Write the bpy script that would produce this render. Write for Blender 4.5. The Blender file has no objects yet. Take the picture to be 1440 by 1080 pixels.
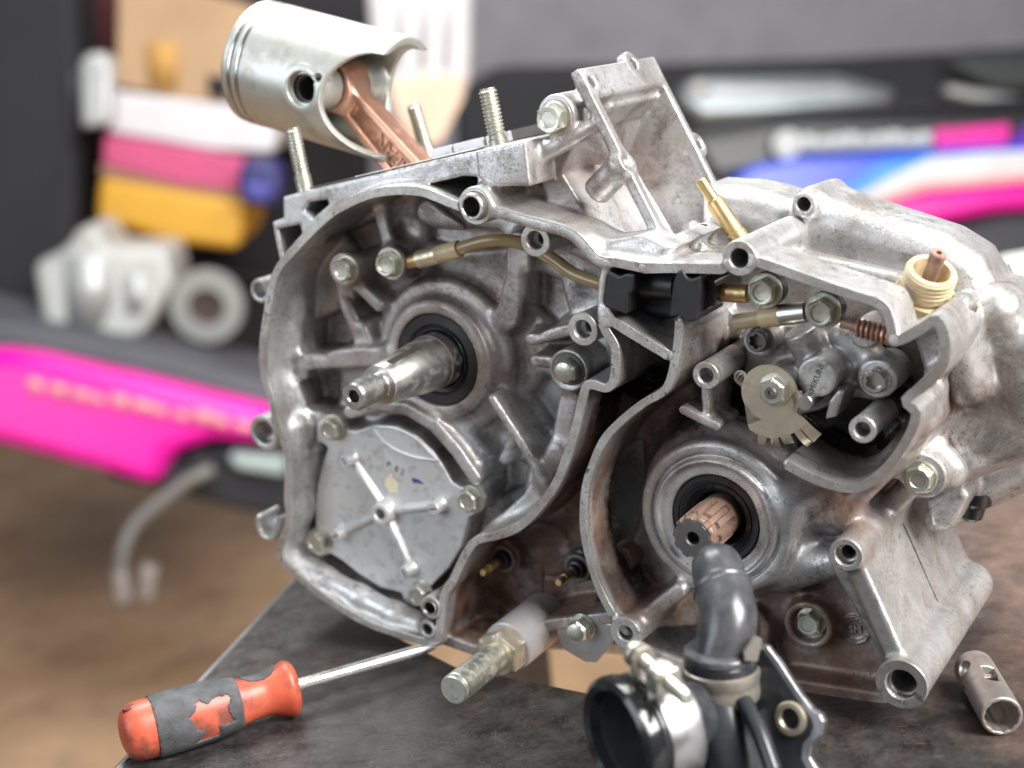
import bpy, bmesh, math, random
import numpy as np
from mathutils import Vector, Matrix
random.seed(7); rng=np.random.default_rng(7)
scn=bpy.context.scene
# ------------------------------------------------------------------ camera
F=2050.;VX,VY=1250.,-630.;D=650.
pit=math.atan(-VY/F);yaw=math.atan(VX/math.hypot(F,VY))
fw=np.array([0,math.cos(pit),-math.sin(pit)]);rt=np.array([1.,0,0]);upv=np.array([0,math.sin(pit),math.cos(pit)])
CAM=-fw*D
U=np.array([math.cos(yaw),-math.sin(yaw),0]);W=np.array([-math.sin(yaw),-math.cos(yaw),0]);UP=np.array([0,0,1.])
# the phone was held with a slight roll: stand the frame upright on the bench (through the engine's two contact points)
def _hit(x,y):
    d=fw*F+rt*(x-720)+upv*(540-y);return CAM+d*((-CAM@W)/(d@W))
_b=_hit(1268,1004)-_hit(597,907);_b/=np.linalg.norm(_b)
_n=np.cross(_b,-W);_n/=np.linalg.norm(_n)
_x=_b-0;_x[2]=0;_x/=np.linalg.norm(_x)
_ax=np.cross(_n,UP);_s=np.linalg.norm(_ax);_ax/=_s
ROT=np.array(Matrix.Rotation(math.asin(_s),3,Vector(_ax)))
fw,rt,upv,U,W,UP,CAM=[ROT@q for q in (fw,rt,upv,U,W,UP,CAM)]
cd=bpy.data.cameras.new('camera');cam=bpy.data.objects.new('camera',cd);scn.collection.objects.link(cam)
cam.location=CAM*.001;cam.rotation_euler=Matrix([[rt[i],upv[i],-fw[i]] for i in range(3)]).to_euler()
cd.sensor_width=36;cd.lens=F/1440*36;cd.clip_start=.02;cd.clip_end=60
cd.dof.use_dof=True;cd.dof.focus_distance=.622;cd.dof.aperture_fstop=cd.lens/9.6
scn.camera=cam
# ------------------------------------------------------------------ light
wd=bpy.data.worlds.new('World');scn.world=wd;wd.use_nodes=True
wd.node_tree.nodes['Background'].inputs[0].default_value=(.80,.88,1,1)
wd.node_tree.nodes['Background'].inputs[1].default_value=.15
def area(name,loc,target,size,power,col,sy=None):
    l=bpy.data.lights.new(name,'AREA');l.energy=power;l.color=col;l.size=size
    if sy: l.shape='RECTANGLE';l.size_y=sy
    o=bpy.data.objects.new(name,l);scn.collection.objects.link(o);o.location=loc
    o.rotation_euler=(Vector(target)-Vector(loc)).to_track_quat('-Z','Y').to_euler();return o
area('workshop_door_light',(1.30,-.95,1.15),(0.05,0.05,-.02),.9,122,(1,.985,.96),1.3)
area('roof_light',(-.25,.75,1.6),(0,.1,0),1.2,42,(.95,1,.98),.9)
area('left_door_light',(-1.9,-1.0,.75),(0,.1,-.15),1.2,24,(.84,.92,1),1.4)  # added fill for floor and front faces, no door known there
area('bay_light',(0,2.2,2.6),(0,4.2,-.4),2.5,72,(1,.98,.96),2.5)
scn.view_settings.view_transform='Standard';scn.view_settings.look='None';scn.view_settings.exposure=.18;scn.view_settings.gamma=1
# ------------------------------------------------------------------ geometry helpers (millimetres)
Z=np.array([0,0,1.])
def ray(x,y): return fw*F+rt*(x-720)+upv*(540-y)
def P(x,y,w=0.):
    d=ray(x,y);t=(w-CAM@W)/(d@W);q=CAM+t*d;return np.array([q@U,q@UP])
def E3(x,y,w=0.): a=P(x,y,w);return np.array([a[0],a[1],w])
def PS(pts,w=0.): return np.array([P(x,y,w) for x,y in pts])
def zm(pts,ox,oy,s): return [(ox+x/s,oy+y/s) for x,y in pts]
def e2w(e): e=np.asarray(e,float);return e[...,0:1]*U+e[...,1:2]*UP+e[...,2:3]*W
def pd(x,y,depth): d=ray(x,y);return CAM+d/F*depth          # world point at a camera depth
# bench plane
bA=e2w(E3(597,907,0))-np.array([0,0,9.]);bn=Z
bx_=np.array([1.,0,0]);by_=np.array([0,1.,0])
def onb(x,y,h=0.):
    d=ray(x,y);t=((bA+bn*h-CAM)@bn)/(d@bn);return CAM+t*d

COL=scn.collection
def link(o,parent=None):
    COL.objects.link(o)
    if parent: o.parent=parent
    return o
def thing(name,label,cat,loc,rot=None,group=None):
    o=bpy.data.objects.new(name,None);o.empty_display_size=.02;link(o)
    o.location=Vector(loc)*.001
    if rot is not None:o.rotation_euler=Matrix(rot.tolist()).to_euler()
    tag(o,label,cat,group);return o
def tag(o,label,cat,group=None):
    o['label']=label;o['category']=cat
    if group:o['group']=group
    return o
ROOT={}   # name -> (loc mm, rotz)
def localise(v,root,frame):
    v=np.asarray(v,float)
    if frame=='E': v=e2w(v)
    if root is not None:
        loc,R=ROOT[root];v=v-np.asarray(loc)
        if R is not None: v=v@R
    return v*.001
def mesh(name,verts,faces,mat,parent=None,frame='E',smooth=True,root=None,auto=35):
    """one mesh object; root = name of the thing it belongs to (for its local frame)"""
    v=localise(verts,root,frame)
    me=bpy.data.meshes.new(name)
    if isinstance(faces,np.ndarray):
        n=len(faces);k=faces.shape[1]
        me.vertices.add(len(v));me.vertices.foreach_set('co',v.astype(np.float32).ravel())
        me.loops.add(n*k);me.loops.foreach_set('vertex_index',faces.astype(np.int32).ravel())
        me.polygons.add(n);me.polygons.foreach_set('loop_start',np.arange(0,n*k,k,dtype=np.int32))
        me.polygons.foreach_set('loop_total',np.full(n,k,np.int32));me.update(calc_edges=True)
    else:
        me.from_pydata([tuple(x) for x in v],[],[tuple(f) for f in faces])
    me.validate()
    if not isinstance(faces,np.ndarray):
        b=bmesh.new();b.from_mesh(me);bmesh.ops.recalc_face_normals(b,faces=b.faces)
        if smooth and auto<180:
            for e in b.edges:
                if len(e.link_faces)==2 and e.calc_face_angle(0)>math.radians(auto): e.smooth=False
        b.to_mesh(me);b.free()
    if smooth: me.polygons.foreach_set('use_smooth',[True]*len(me.polygons))
    me.materials.append(mat)
    o=bpy.data.objects.new(name,me);link(o,parent);return o
def basis(d):
    d=np.asarray(d,float);d=d/np.linalg.norm(d);a=np.array([0,0,1.]) if abs(d[2])<.9 else np.array([1.,0,0])
    x=np.cross(a,d);x/=np.linalg.norm(x);y=np.cross(d,x);return x,y,d
def hexr(a,R): return R*math.cos(math.pi/6)/math.cos((a%(math.pi/3))-math.pi/6)
def lathe_data(o,d,prof,n=40,rf=None,x=None,closed=False):
    """prof: list of (r,h[,shape]) ; shape 'hex' makes that ring hexagonal"""
    o=np.asarray(o,float);bx,by,bd=basis(d)
    V=[];Fc=[]
    for p in prof:
        for i in range(n):
            a=2*math.pi*i/n
            r=p[0]
            if len(p)>2:
                if p[2]=='hex': r=hexr(a,r)
                elif callable(p[2]): r=p[2](a,r)
            V.append(o+bx*math.cos(a)*r+by*math.sin(a)*r+bd*p[1])
    m=len(prof)
    for j in range(m-1):
        for i in range(n):
            k=(i+1)%n;Fc.append((j*n+i,j*n+k,(j+1)*n+k,(j+1)*n+i))
    if closed:
        for i in range(n):
            k=(i+1)%n;Fc.append(((m-1)*n+i,(m-1)*n+k,k,i))
    else:
        Fc.append(tuple(range(n-1,-1,-1)));Fc.append(tuple((m-1)*n+i for i in range(n)))
    return V,Fc
def lathe(name,o,d,prof,mat,parent,root,frame='E',n=40,closed=False,auto=30):
    V,Fc=lathe_data(o,d,prof,n,closed=closed);return mesh(name,V,Fc,mat,parent,frame,True,root,auto)
def catmull(pts,per=8):
    p=[np.asarray(q,float) for q in pts];p=[2*p[0]-p[1]]+p+[2*p[-1]-p[-2]];out=[]
    for i in range(1,len(p)-2):
        for k in range(per):
            t=k/per;a,b,c,d=p[i-1:i+3]
            out.append(.5*((2*b)+(c-a)*t+(2*a-5*b+4*c-d)*t*t+(3*b-a-3*c+d)*t**3))
    out.append(p[-2]);return out
def sm(pts,per=4,closed=False):
    pts=[np.asarray(p,float) for p in pts]
    if closed:
        q=catmull(pts[-2:]+pts+pts[:2],per);return [tuple(x) for x in q[2*per:2*per+len(pts)*per]]
    return [tuple(x) for x in catmull(pts,per)]
def ribbon_data(c,wd,w0,w1,jit=.12):
    c=np.asarray(c,float);t=np.gradient(c,axis=0);t/=np.linalg.norm(t,axis=1)[:,None]+1e-9;n=np.stack([-t[:,1],t[:,0]],1)
    m=len(c);wv_=wd/2*(1+jit*np.convolve(rng.normal(size=m+8),np.ones(5)/5,'same')[4:4+m]);a=c+n*wv_[:,None];b=c-n*wv_[:,None]
    V=[];
    for p,q in zip(a,b): V+=[(p[0],p[1],w1),(q[0],q[1],w1),(q[0],q[1],w0),(p[0],p[1],w0)]
    Fc=[(i*4+k,i*4+(k+1)%4,i*4+4+(k+1)%4,i*4+4+k) for i in range(m-1) for k in range(4)]+[(3,2,1,0),(m*4-4,m*4-3,m*4-2,m*4-1)]
    return V,Fc
def tube_data(path,rad,n=16,cap=True):
    path=[np.asarray(q,float) for q in path];m=len(path)
    if np.isscalar(rad): rad=[rad]*m
    V=[];Fc=[];x=None
    for i,q in enumerate(path):
        t=path[min(i+1,m-1)]-path[max(i-1,0)];t/=np.linalg.norm(t)
        if x is None: x=basis(t)[0]
        x=x-t*(x@t);x/=np.linalg.norm(x);y=np.cross(t,x)
        for k in range(n):
            a=2*math.pi*k/n;V.append(q+(x*math.cos(a)+y*math.sin(a))*rad[i])
    for j in range(m-1):
        for i in range(n):
            k=(i+1)%n;Fc.append((j*n+i,j*n+k,(j+1)*n+k,(j+1)*n+i))
    if cap: Fc.append(tuple(range(n-1,-1,-1)));Fc.append(tuple((m-1)*n+i for i in range(n)))
    return V,Fc
def prism_data(poly,a,b,to3):
    """poly 2D, extruded between heights a and b through to3(p,h)"""
    n=len(poly);V=[to3(p,a) for p in poly]+[to3(p,b) for p in poly]
    Fc=[tuple(range(n-1,-1,-1)),tuple(range(n,2*n))]+[(i,(i+1)%n,n+(i+1)%n,n+i) for i in range(n)];return V,Fc
def bevel(o,w=.0006,seg=2,ang=30):
    m=o.modifiers.new('bevel','BEVEL');m.width=w;m.segments=seg;m.limit_method='ANGLE';m.angle_limit=math.radians(ang);return o
def text_mesh(name,s,o,dx,dy,size,mat,parent,root,frame='E',ext=.4,space=1.):
    cu=bpy.data.curves.new(name,'FONT');cu.body=s;cu.size=1;cu.extrude=.001;cu.space_character=space;cu.resolution_u=3
    cu.align_x='CENTER';cu.align_y='CENTER'
    t=bpy.data.objects.new('tmp',cu);me=bpy.data.meshes.new_from_object(t);bpy.data.objects.remove(t)
    co=np.zeros(len(me.vertices)*3,np.float32);me.vertices.foreach_get('co',co);co=co.reshape(-1,3).astype(float)
    dx=np.asarray(dx,float);dx/=np.linalg.norm(dx);dy=np.asarray(dy,float);dy=dy-dx*(dx@dy);dy/=np.linalg.norm(dy);dz=np.cross(dx,dy)
    V=np.asarray(o,float)+co[:,0:1]*dx*size+co[:,1:2]*dy*size+np.sign(co[:,2:3])*dz*ext
    fc=[tuple(p.vertices) for p in me.polygons];bpy.data.meshes.remove(me)
    return mesh(name,V,fc,mat,parent,frame,False,root)
# ------------------------------------------------------------------ signed distance volumes -> cast surfaces
def sd_poly(X,Y,poly):
    d=np.full(X.shape,1e9,np.float32);ins=np.zeros(X.shape,bool);n=len(poly)
    for i in range(n):
        ax,ay=poly[i];bx,by=poly[(i+1)%n];ex,ey=bx-ax,by-ay;wx,wy=X-ax,Y-ay
        t=np.clip((wx*ex+wy*ey)/(ex*ex+ey*ey+1e-9),0,1)
        d=np.minimum(d,(wx-ex*t)**2+(wy-ey*t)**2)
        c=((ay<=Y)&(by>Y))|((by<=Y)&(ay>Y))
        ins^=c&(X<ax+(Y-ay)*(ex)/((ey) if abs(ey)>1e-9 else 1e-9))
    d=np.sqrt(d);return np.where(ins,-d,d).astype(np.float32)
def sd_line(X,Y,pts):
    d=np.full(X.shape,1e9,np.float32)
    for i in range(len(pts)-1):
        ax,ay=pts[i];bx,by=pts[i+1];ex,ey=bx-ax,by-ay;wx,wy=X-ax,Y-ay
        t=np.clip((wx*ex+wy*ey)/(ex*ex+ey*ey+1e-9),0,1);d=np.minimum(d,(wx-ex*t)**2+(wy-ey*t)**2)
    return np.sqrt(d).astype(np.float32)
class Vol:
    def __init__(s,lo,hi,h):
        s.lo=np.array(lo,float);s.h=h;s.n=[int((b-a)/h)+1 for a,b in zip(lo,hi)]
        s.ax=[(s.lo[i]+np.arange(s.n[i])*h).astype(np.float32) for i in range(3)]
        s.F=np.full(s.n,12,np.float32)
    def box(s,lo,hi,m):
        i0=[max(0,int((lo[i]-m-s.lo[i])/s.h)) for i in range(3)];i1=[min(s.n[i],int((hi[i]+m-s.lo[i])/s.h)+2) for i in range(3)]
        return i0,i1
    def op(s,fn,lo,hi,k,sub):
        i0,i1=s.box(lo,hi,k+1.5)
        if any(a>=b for a,b in zip(i0,i1)): return
        x=s.ax[0][i0[0]:i1[0]];y=s.ax[1][i0[1]:i1[1]];z=s.ax[2][i0[2]:i1[2]]
        d=fn(x,y,z).astype(np.float32)
        sl=tuple(slice(a,b) for a,b in zip(i0,i1));a=s.F[sl]
        if sub: b=-d; h=np.clip(.5-.5*(a-b)/k,0,1);  s.F[sl]=a+(b-a)*h+k*h*(1-h)
        else:   h=np.clip(.5+.5*(d-a)/k,0,1);        s.F[sl]=d+(a-d)*h-k*h*(1-h)
    @staticmethod
    def comb(d2,dw,r):
        if r<=0: return np.maximum(d2,dw)
        q1=d2+r;q2=dw+r
        return np.minimum(np.maximum(q1,q2),0)+np.sqrt(np.maximum(q1,0)**2+np.maximum(q2,0)**2)-r
    def ext2(s,f2,lo2,hi2,w0,w1,k=2,r=.6,sub=False,draft=0.):
        def fn(x,y,z):
            X,Y=np.meshgrid(x,y,indexing='ij');d2=f2(X,Y)[:,:,None]
            dw=np.maximum(w0-z,z-w1)[None,None,:]
            if draft: d2=d2-draft*(w1-z)[None,None,:]
            return s.comb(d2,dw,r)
        m=abs(draft)*(w1-w0)
        s.op(fn,(lo2[0]-m,lo2[1]-m,w0),(hi2[0]+m,hi2[1]+m,w1),k,sub)
    def poly(s,pts,w0,w1,**kw):
        pts=np.asarray(pts);s.ext2(lambda X,Y:sd_poly(X,Y,pts),pts.min(0),pts.max(0),w0,w1,**kw)
    def shell(s,pts,t,w0,w1,**kw):
        pts=np.asarray(pts);s.ext2(lambda X,Y:np.abs(sd_poly(X,Y,pts)+t/2)-t/2,pts.min(0)-t,pts.max(0)+t,w0,w1,**kw)
    def strip(s,pts,t,w0,w1,**kw):
        pts=np.asarray(pts);s.ext2(lambda X,Y:sd_line(X,Y,pts)-t/2,pts.min(0)-t,pts.max(0)+t,w0,w1,**kw)
    def cyl(s,c,r_,w0,w1,**kw):
        s.ext2(lambda X,Y:np.hypot(X-c[0],Y-c[1])-r_,(c[0]-r_,c[1]-r_),(c[0]+r_,c[1]+r_),w0,w1,**kw)
    def ring(s,c,r_,t,w0,w1,**kw):
        s.ext2(lambda X,Y:np.abs(np.hypot(X-c[0],Y-c[1])-r_)-t/2,(c[0]-r_-t,c[1]-r_-t),(c[0]+r_+t,c[1]+r_+t),w0,w1,**kw)
    def cap(s,a,b,ra,rb=None,k=2,sub=False):
        a=np.asarray(a,float);b=np.asarray(b,float);rb=ra if rb is None else rb;e=b-a;m=max(ra,rb)
        def fn(x,y,z):
            X=x[:,None,None]-a[0];Y=y[None,:,None]-a[1];Zz=z[None,None,:]-a[2]
            t=np.clip((X*e[0]+Y*e[1]+Zz*e[2])/(e@e),0,1)
            return np.sqrt((X-e[0]*t)**2+(Y-e[1]*t)**2+(Zz-e[2]*t)**2)-(ra+(rb-ra)*t)
        s.op(fn,np.minimum(a,b)-m,np.maximum(a,b)+m,k,sub)
    def rod(s,a,b,r_,k=2,sub=False,rr=.6):      # flat ended cylinder between two points
        a=np.asarray(a,float);b=np.asarray(b,float);e=b-a;L=np.linalg.norm(e);e=e/L
        def fn(x,y,z):
            X=x[:,None,None]-a[0];Y=y[None,:,None]-a[1];Zz=z[None,None,:]-a[2]
            t=X*e[0]+Y*e[1]+Zz*e[2];rad=np.sqrt(np.maximum(X*X+Y*Y+Zz*Zz-t*t,0))-r_
            return s.comb(rad,np.maximum(-t,t-L),rr)
        s.op(fn,np.minimum(a,b)-r_,np.maximum(a,b)+r_,k,sub)
    def ball(s,c,rad,k=3,sub=False):
        c=np.asarray(c,float);rad=np.asarray(rad,float)
        def fn(x,y,z):
            X=(x[:,None,None]-c[0])/rad[0];Y=(y[None,:,None]-c[1])/rad[1];Zz=(z[None,None,:]-c[2])/rad[2]
            return (np.sqrt(X*X+Y*Y+Zz*Zz)-1)*rad.min()
        s.op(fn,c-rad,c+rad,k,sub)
    def surf(s):
        Fv=s.F
        for i in range(3):                        # close the volume at its borders
            sl=[slice(None)]*3;sl[i]=0;Fv[tuple(sl)]=np.maximum(Fv[tuple(sl)],.3);sl[i]=-1;Fv[tuple(sl)]=np.maximum(Fv[tuple(sl)],.3)
        I=Fv<0
        c=np.zeros([n-1 for n in s.n],np.uint8)
        offs=[(a,b,d) for a in(0,1) for b in(0,1) for d in(0,1)]
        for a,b,d in offs: c+=I[a:s.n[0]-1+a,b:s.n[1]-1+b,d:s.n[2]-1+d]
        act=(c>0)&(c<8);idx=np.full(act.shape,-1,np.int32);ii=np.argwhere(act);idx[act]=np.arange(len(ii))
        vals=[Fv[ii[:,0]+a,ii[:,1]+b,ii[:,2]+d] for a,b,d in offs]
        acc=np.zeros((len(ii),3));cnt=np.zeros(len(ii))
        for p in range(8):
            for q in range(p+1,8):
                df=np.array(offs[q])-np.array(offs[p])
                if np.abs(df).sum()!=1: continue
                va,vb=vals[p],vals[q];m=(va<0)!=(vb<0)
                t=np.where(m,va/(va-vb+1e-12),0)
                acc+=np.where(m[:,None],np.array(offs[p])[None]+t[:,None]*df[None],0);cnt+=m
        V=s.lo+(ii+acc/cnt[:,None])*s.h
        Q=[]
        for axx in range(3):
            o1,o2=(axx+1)%3,(axx+2)%3
            A=[slice(1,-1)]*3;A[axx]=slice(0,-1);B=list(A);B[axx]=slice(1,None)
            sA=I[tuple(A)];sB=I[tuple(B)];e=np.argwhere(sA!=sB);inn=sA[sA!=sB]
            e=e+1;e[:,axx]-=1
            def cell(d1,d2):
                f=e.copy();f[:,o1]+=d1;f[:,o2]+=d2;return idx[f[:,0],f[:,1],f[:,2]]
            q=np.stack([cell(-1,-1),cell(0,-1),cell(0,0),cell(-1,0)],1)
            q=np.where(inn[:,None],q,q[:,::-1]);Q.append(q)
        Q=np.concatenate(Q);Q=Q[(Q>=0).all(1)];return V,Q
# ------------------------------------------------------------------ materials
def mat(name,fn):
    m=bpy.data.materials.new(name);m.use_nodes=True;nt=m.node_tree;b=nt.nodes['Principled BSDF'];fn(nt,b);return m
def nd(nt,t,**k):
    n=nt.nodes.new(t)
    for a,v in k.items():
        if a in n.inputs: n.inputs[a].default_value=v
        else: setattr(n,a,v)
    return n
def coord(nt): return nd(nt,'ShaderNodeTexCoord').outputs['Object']
def noise(nt,sc,det=4,rough=.6,vec=None,dist=0):
    n=nd(nt,'ShaderNodeTexNoise');n.inputs['Scale'].default_value=sc;n.inputs['Detail'].default_value=det;n.inputs['Roughness'].default_value=rough;n.inputs['Distortion'].default_value=dist
    nt.links.new(vec or coord(nt),n.inputs['Vector']);return n.outputs['Fac']
def ramp(nt,f,stops):
    r=nd(nt,'ShaderNodeValToRGB');nt.links.new(f,r.inputs[0]);e=r.color_ramp.elements
    while len(e)<len(stops): e.new(.5)
    for q,(p,c) in zip(e,stops):
        q.position=p;q.color=(c,c,c,1) if np.isscalar(c) else (*c,1)
    return r.outputs[0]
def mix(nt,f,a,b):
    m=nd(nt,'ShaderNodeMix',data_type='RGBA')
    for v,i in((f,0),(a,6),(b,7)):
        if hasattr(v,'links'): nt.links.new(v,m.inputs[i])
        else: m.inputs[i].default_value=v if np.isscalar(v) else (*v,1)
    return m.outputs[2]
def math_(nt,op,a,b=None,c=False):
    m=nd(nt,'ShaderNodeMath',operation=op);m.use_clamp=c
    for v,i in((a,0),(b,1)):
        if v is None: continue
        if hasattr(v,'links'): nt.links.new(v,m.inputs[i])
        else: m.inputs[i].default_value=v
    return m.outputs[0]
def bump(nt,b,f,st,dist=.0004):
    n=nd(nt,'ShaderNodeBump');n.inputs['Strength'].default_value=st;n.inputs['Distance'].default_value=dist
    nt.links.new(f,n.inputs['Height']);nt.links.new(n.outputs[0],b.inputs['Normal'])
def metal(name,col,rough=.35,met=1.,dirt=(.12,.09,.07),amt=.5,sc=120,bst=.15,var=.12):
    def fn(nt,b):
        n1=noise(nt,sc,6,.65);n2=noise(nt,sc*.22,4,.6)
        base=mix(nt,ramp(nt,n2,[(.3,0),(.7,1)]),tuple(c*(1-var) for c in col),tuple(min(1,c*(1+var)) for c in col))
        dm=ramp(nt,n1,[(.57-.12*amt,0),(.70-.08*amt,1)])
        dm=math_(nt,'MULTIPLY',dm,amt)
        nt.links.new(mix(nt,dm,base,dirt),b.inputs['Base Color'])
        nt.links.new(math_(nt,'SUBTRACT',met,math_(nt,'MULTIPLY',dm,met*.8)),b.inputs['Metallic'])
        nt.links.new(math_(nt,'ADD',rough,math_(nt,'MULTIPLY',n1,.25)),b.inputs['Roughness'])
        bump(nt,b,noise(nt,sc*5,5,.7),bst)
    return mat(name,fn)
def plain(name,col,rough=.5,met=0.,sc=60,var=.2,bst=.1,**kw):
    def fn(nt,b):
        n2=noise(nt,sc,5,.6)
        nt.links.new(mix(nt,ramp(nt,n2,[(.3,0),(.7,1)]),tuple(c*(1-var) for c in col),tuple(min(1,c*(1+var)) for c in col)),b.inputs['Base Color'])
        b.inputs['Roughness'].default_value=rough;b.inputs['Metallic'].default_value=met
        for a,v in kw.items(): b.inputs[a.replace('_',' ')].default_value=v
        if bst: bump(nt,b,noise(nt,sc*8,4,.7),bst)
    return mat(name,fn)
def cast_fn(nt,b):
    at=nd(nt,'ShaderNodeAttribute',attribute_name='stain');sep=nd(nt,'ShaderNodeSeparateColor');nt.links.new(at.outputs['Color'],sep.inputs[0])
    oil,black,mach=sep.outputs[0],sep.outputs[1],sep.outputs[2]
    big=noise(nt,22,5,.62,dist=.6);mid=noise(nt,75,6,.68,dist=.3);fine=noise(nt,420,5,.75)
    base=mix(nt,ramp(nt,big,[(.36,0),(.64,1)]),(.50,.49,.48),(.72,.72,.72))
    base=mix(nt,mach,base,(.62,.615,.595))
    warm=ramp(nt,noise(nt,19,5,.7,dist=.5),[(.47,0),(.66,1)])
    base=mix(nt,math_(nt,'MULTIPLY',warm,.5),base,(.37,.305,.26))
    g=ramp(nt,noise(nt,38,7,.72,dist=.6),[(.49,0),(.63,1)])
    base=mix(nt,math_(nt,'MULTIPLY',g,.66),base,(.14,.11,.092))
    sp=math_(nt,'MULTIPLY',ramp(nt,fine,[(.55,0),(.62,1)]),ramp(nt,noise(nt,45,4,.6),[(.42,.12),(.62,1)]))
    base=mix(nt,math_(nt,'MULTIPLY',sp,.6),base,(.12,.095,.08))
    blot=math_(nt,'MULTIPLY',ramp(nt,noise(nt,190,6,.8,dist=.5),[(.57,0),(.61,1)]),ramp(nt,noise(nt,24,3,.6),[(.48,0),(.62,1)]))
    blot=math_(nt,'MULTIPLY',blot,math_(nt,'ADD',.55,math_(nt,'MULTIPLY',mach,.45)))
    base=mix(nt,math_(nt,'MULTIPLY',blot,.9),base,(.04,.032,.03))
    pits=ramp(nt,noise(nt,1500,3,.6),[(.57,0),(.63,1)])
    base=mix(nt,math_(nt,'MULTIPLY',pits,math_(nt,'ADD',.35,math_(nt,'MULTIPLY',g,.5))),base,(.06,.048,.04))
    # oily brown film where chain lube and old oil have dried on
    om=math_(nt,'MULTIPLY',oil,ramp(nt,mid,[(.30,.55),(.52,1)]),True)
    ob=mix(nt,ramp(nt,noise(nt,48,6,.7),[(.35,0),(.65,1)]),(.060,.027,.017),(.215,.118,.078))
    base=mix(nt,math_(nt,'MULTIPLY',om,.97),base,ob)
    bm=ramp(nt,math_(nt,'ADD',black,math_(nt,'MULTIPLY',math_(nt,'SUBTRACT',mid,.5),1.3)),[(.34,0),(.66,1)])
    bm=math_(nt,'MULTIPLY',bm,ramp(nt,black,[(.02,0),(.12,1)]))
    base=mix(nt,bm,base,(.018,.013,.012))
    nt.links.new(base,b.inputs['Base Color'])
    cov=math_(nt,'MAXIMUM',math_(nt,'MAXIMUM',math_(nt,'MULTIPLY',om,.85),bm),math_(nt,'MULTIPLY',g,.4))
    nt.links.new(math_(nt,'SUBTRACT',.82,math_(nt,'MULTIPLY',cov,.8),True),b.inputs['Metallic'])
    r=math_(nt,'ADD',.27,math_(nt,'MULTIPLY',mid,.28));r=math_(nt,'SUBTRACT',r,math_(nt,'MULTIPLY',bm,.25))
    nt.links.new(r,b.inputs['Roughness'])
    hgt=math_(nt,'SUBTRACT',math_(nt,'ADD',noise(nt,900,4,.7),math_(nt,'MULTIPLY',mid,1.5)),pits);hgt=math_(nt,'ADD',hgt,math_(nt,'MULTIPLY',noise(nt,160,5,.7),1.6))
    bump(nt,b,hgt,.26,.0005)
M=dict(
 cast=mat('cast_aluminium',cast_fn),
 plate=metal('cover_aluminium',(.66,.66,.655),.36,.62,(.22,.18,.155),.5,150,.25,.08),
 steel=metal('turned_steel',(.58,.57,.54),.20,1.,(.22,.20,.15),.35,140,.04,.08),
 zinc=metal('zinc_plated_bolt',(.60,.60,.52),.24,.95,(.16,.12,.08),.55,200,.12,.14),
 gold=metal('yellow_passivated_zinc',(.58,.52,.40),.30,.9,(.24,.12,.07),.5,120,.1,.15),
 brass=metal('brass',(.52,.37,.17),.30,.95,(.20,.11,.06),.55,160,.1,.15),
 copper=metal('copper_plated_rod',(.68,.39,.28),.30,.95,(.22,.11,.08),.55,75,.12,.2),
 piston=metal('piston_alloy',(.53,.54,.50),.38,.85,(.24,.20,.16),.68,42,.14,.14),
 ring=metal('piston_ring_steel',(.55,.54,.56),.15,1.,(.2,.15,.14),.2,80,.02,.05),
 dark=metal('dark_steel',(.16,.15,.145),.42,.7,(.06,.05,.04),.5,120,.15,.2),
 rust=metal('rusty_steel',(.33,.225,.175),.42,.55,(.13,.055,.04),.7,110,.25,.35),
 rubber=plain('black_rubber',(.018,.018,.02),.42,0,90,.4,.12),
 gloss=plain('oily_black_rubber',(.012,.012,.013),.16,0,90,.3,.03),
 bore=plain('bore_shadow_metal',(.06,.05,.045),.5,.6,80,.3,.1),
 nylon=plain('yellowed_nylon',(.55,.43,.26),.38,0,60,.22,.12,Subsurface_Weight=.25,Subsurface_Radius=(.004,.002,.001)),
 collar=metal('white_collar',(.42,.41,.42),.32,.6,(.22,.16,.13),.65,70,.1,.1),
 cream=plain('cream_paint_chip',(.80,.72,.50),.5,0,80,.06,.05),
 blue=plain('blue_marker',(.03,.07,.25),.5,0,80,.2,.0),
 red=plain('orange_marker',(.60,.16,.05),.5,0,80,.2,.0),
)
def hose_fn(nt,b):
    n=noise(nt,90,4,.6)
    nt.links.new(mix(nt,n,(.34,.22,.09),(.56,.44,.24)),b.inputs['Base Color']);b.inputs['Roughness'].default_value=.18
    b.inputs['Transmission Weight'].default_value=.35
def rim_fn(nt,b):
    n1=noise(nt,40,5,.65,dist=.4);n2=noise(nt,260,6,.78,dist=.6);n3=noise(nt,1400,3,.6)
    c=mix(nt,ramp(nt,n1,[(.35,0),(.65,1)]),(.44,.425,.40),(.66,.655,.63))
    c=mix(nt,math_(nt,'MULTIPLY',ramp(nt,noise(nt,30,4,.7),[(.5,0),(.62,1)]),.55),c,(.33,.25,.20))
    pk=math_(nt,'MULTIPLY',ramp(nt,n2,[(.555,0),(.60,1)]),ramp(nt,noise(nt,22,3,.6),[(.42,.05),(.58,1)]))
    c=mix(nt,math_(nt,'MULTIPLY',pk,.9),c,(.035,.028,.025))
    c=mix(nt,math_(nt,'MULTIPLY',ramp(nt,n3,[(.56,0),(.64,1)]),.5),c,(.15,.12,.10))
    nt.links.new(c,b.inputs['Base Color']);nt.links.new(math_(nt,'SUBTRACT',.75,math_(nt,'MULTIPLY',pk,.7)),b.inputs['Metallic'])
    nt.links.new(math_(nt,'ADD',.24,math_(nt,'MULTIPLY',n2,.3)),b.inputs['Roughness'])
    bump(nt,b,math_(nt,'SUBTRACT',noise(nt,700,4,.7),math_(nt,'MULTIPLY',pk,1.5)),.22,.0005)
M['rim']=mat('machined_gasket_face',rim_fn)
M['hose']=mat('amber_clear_hose',hose_fn)
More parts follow.
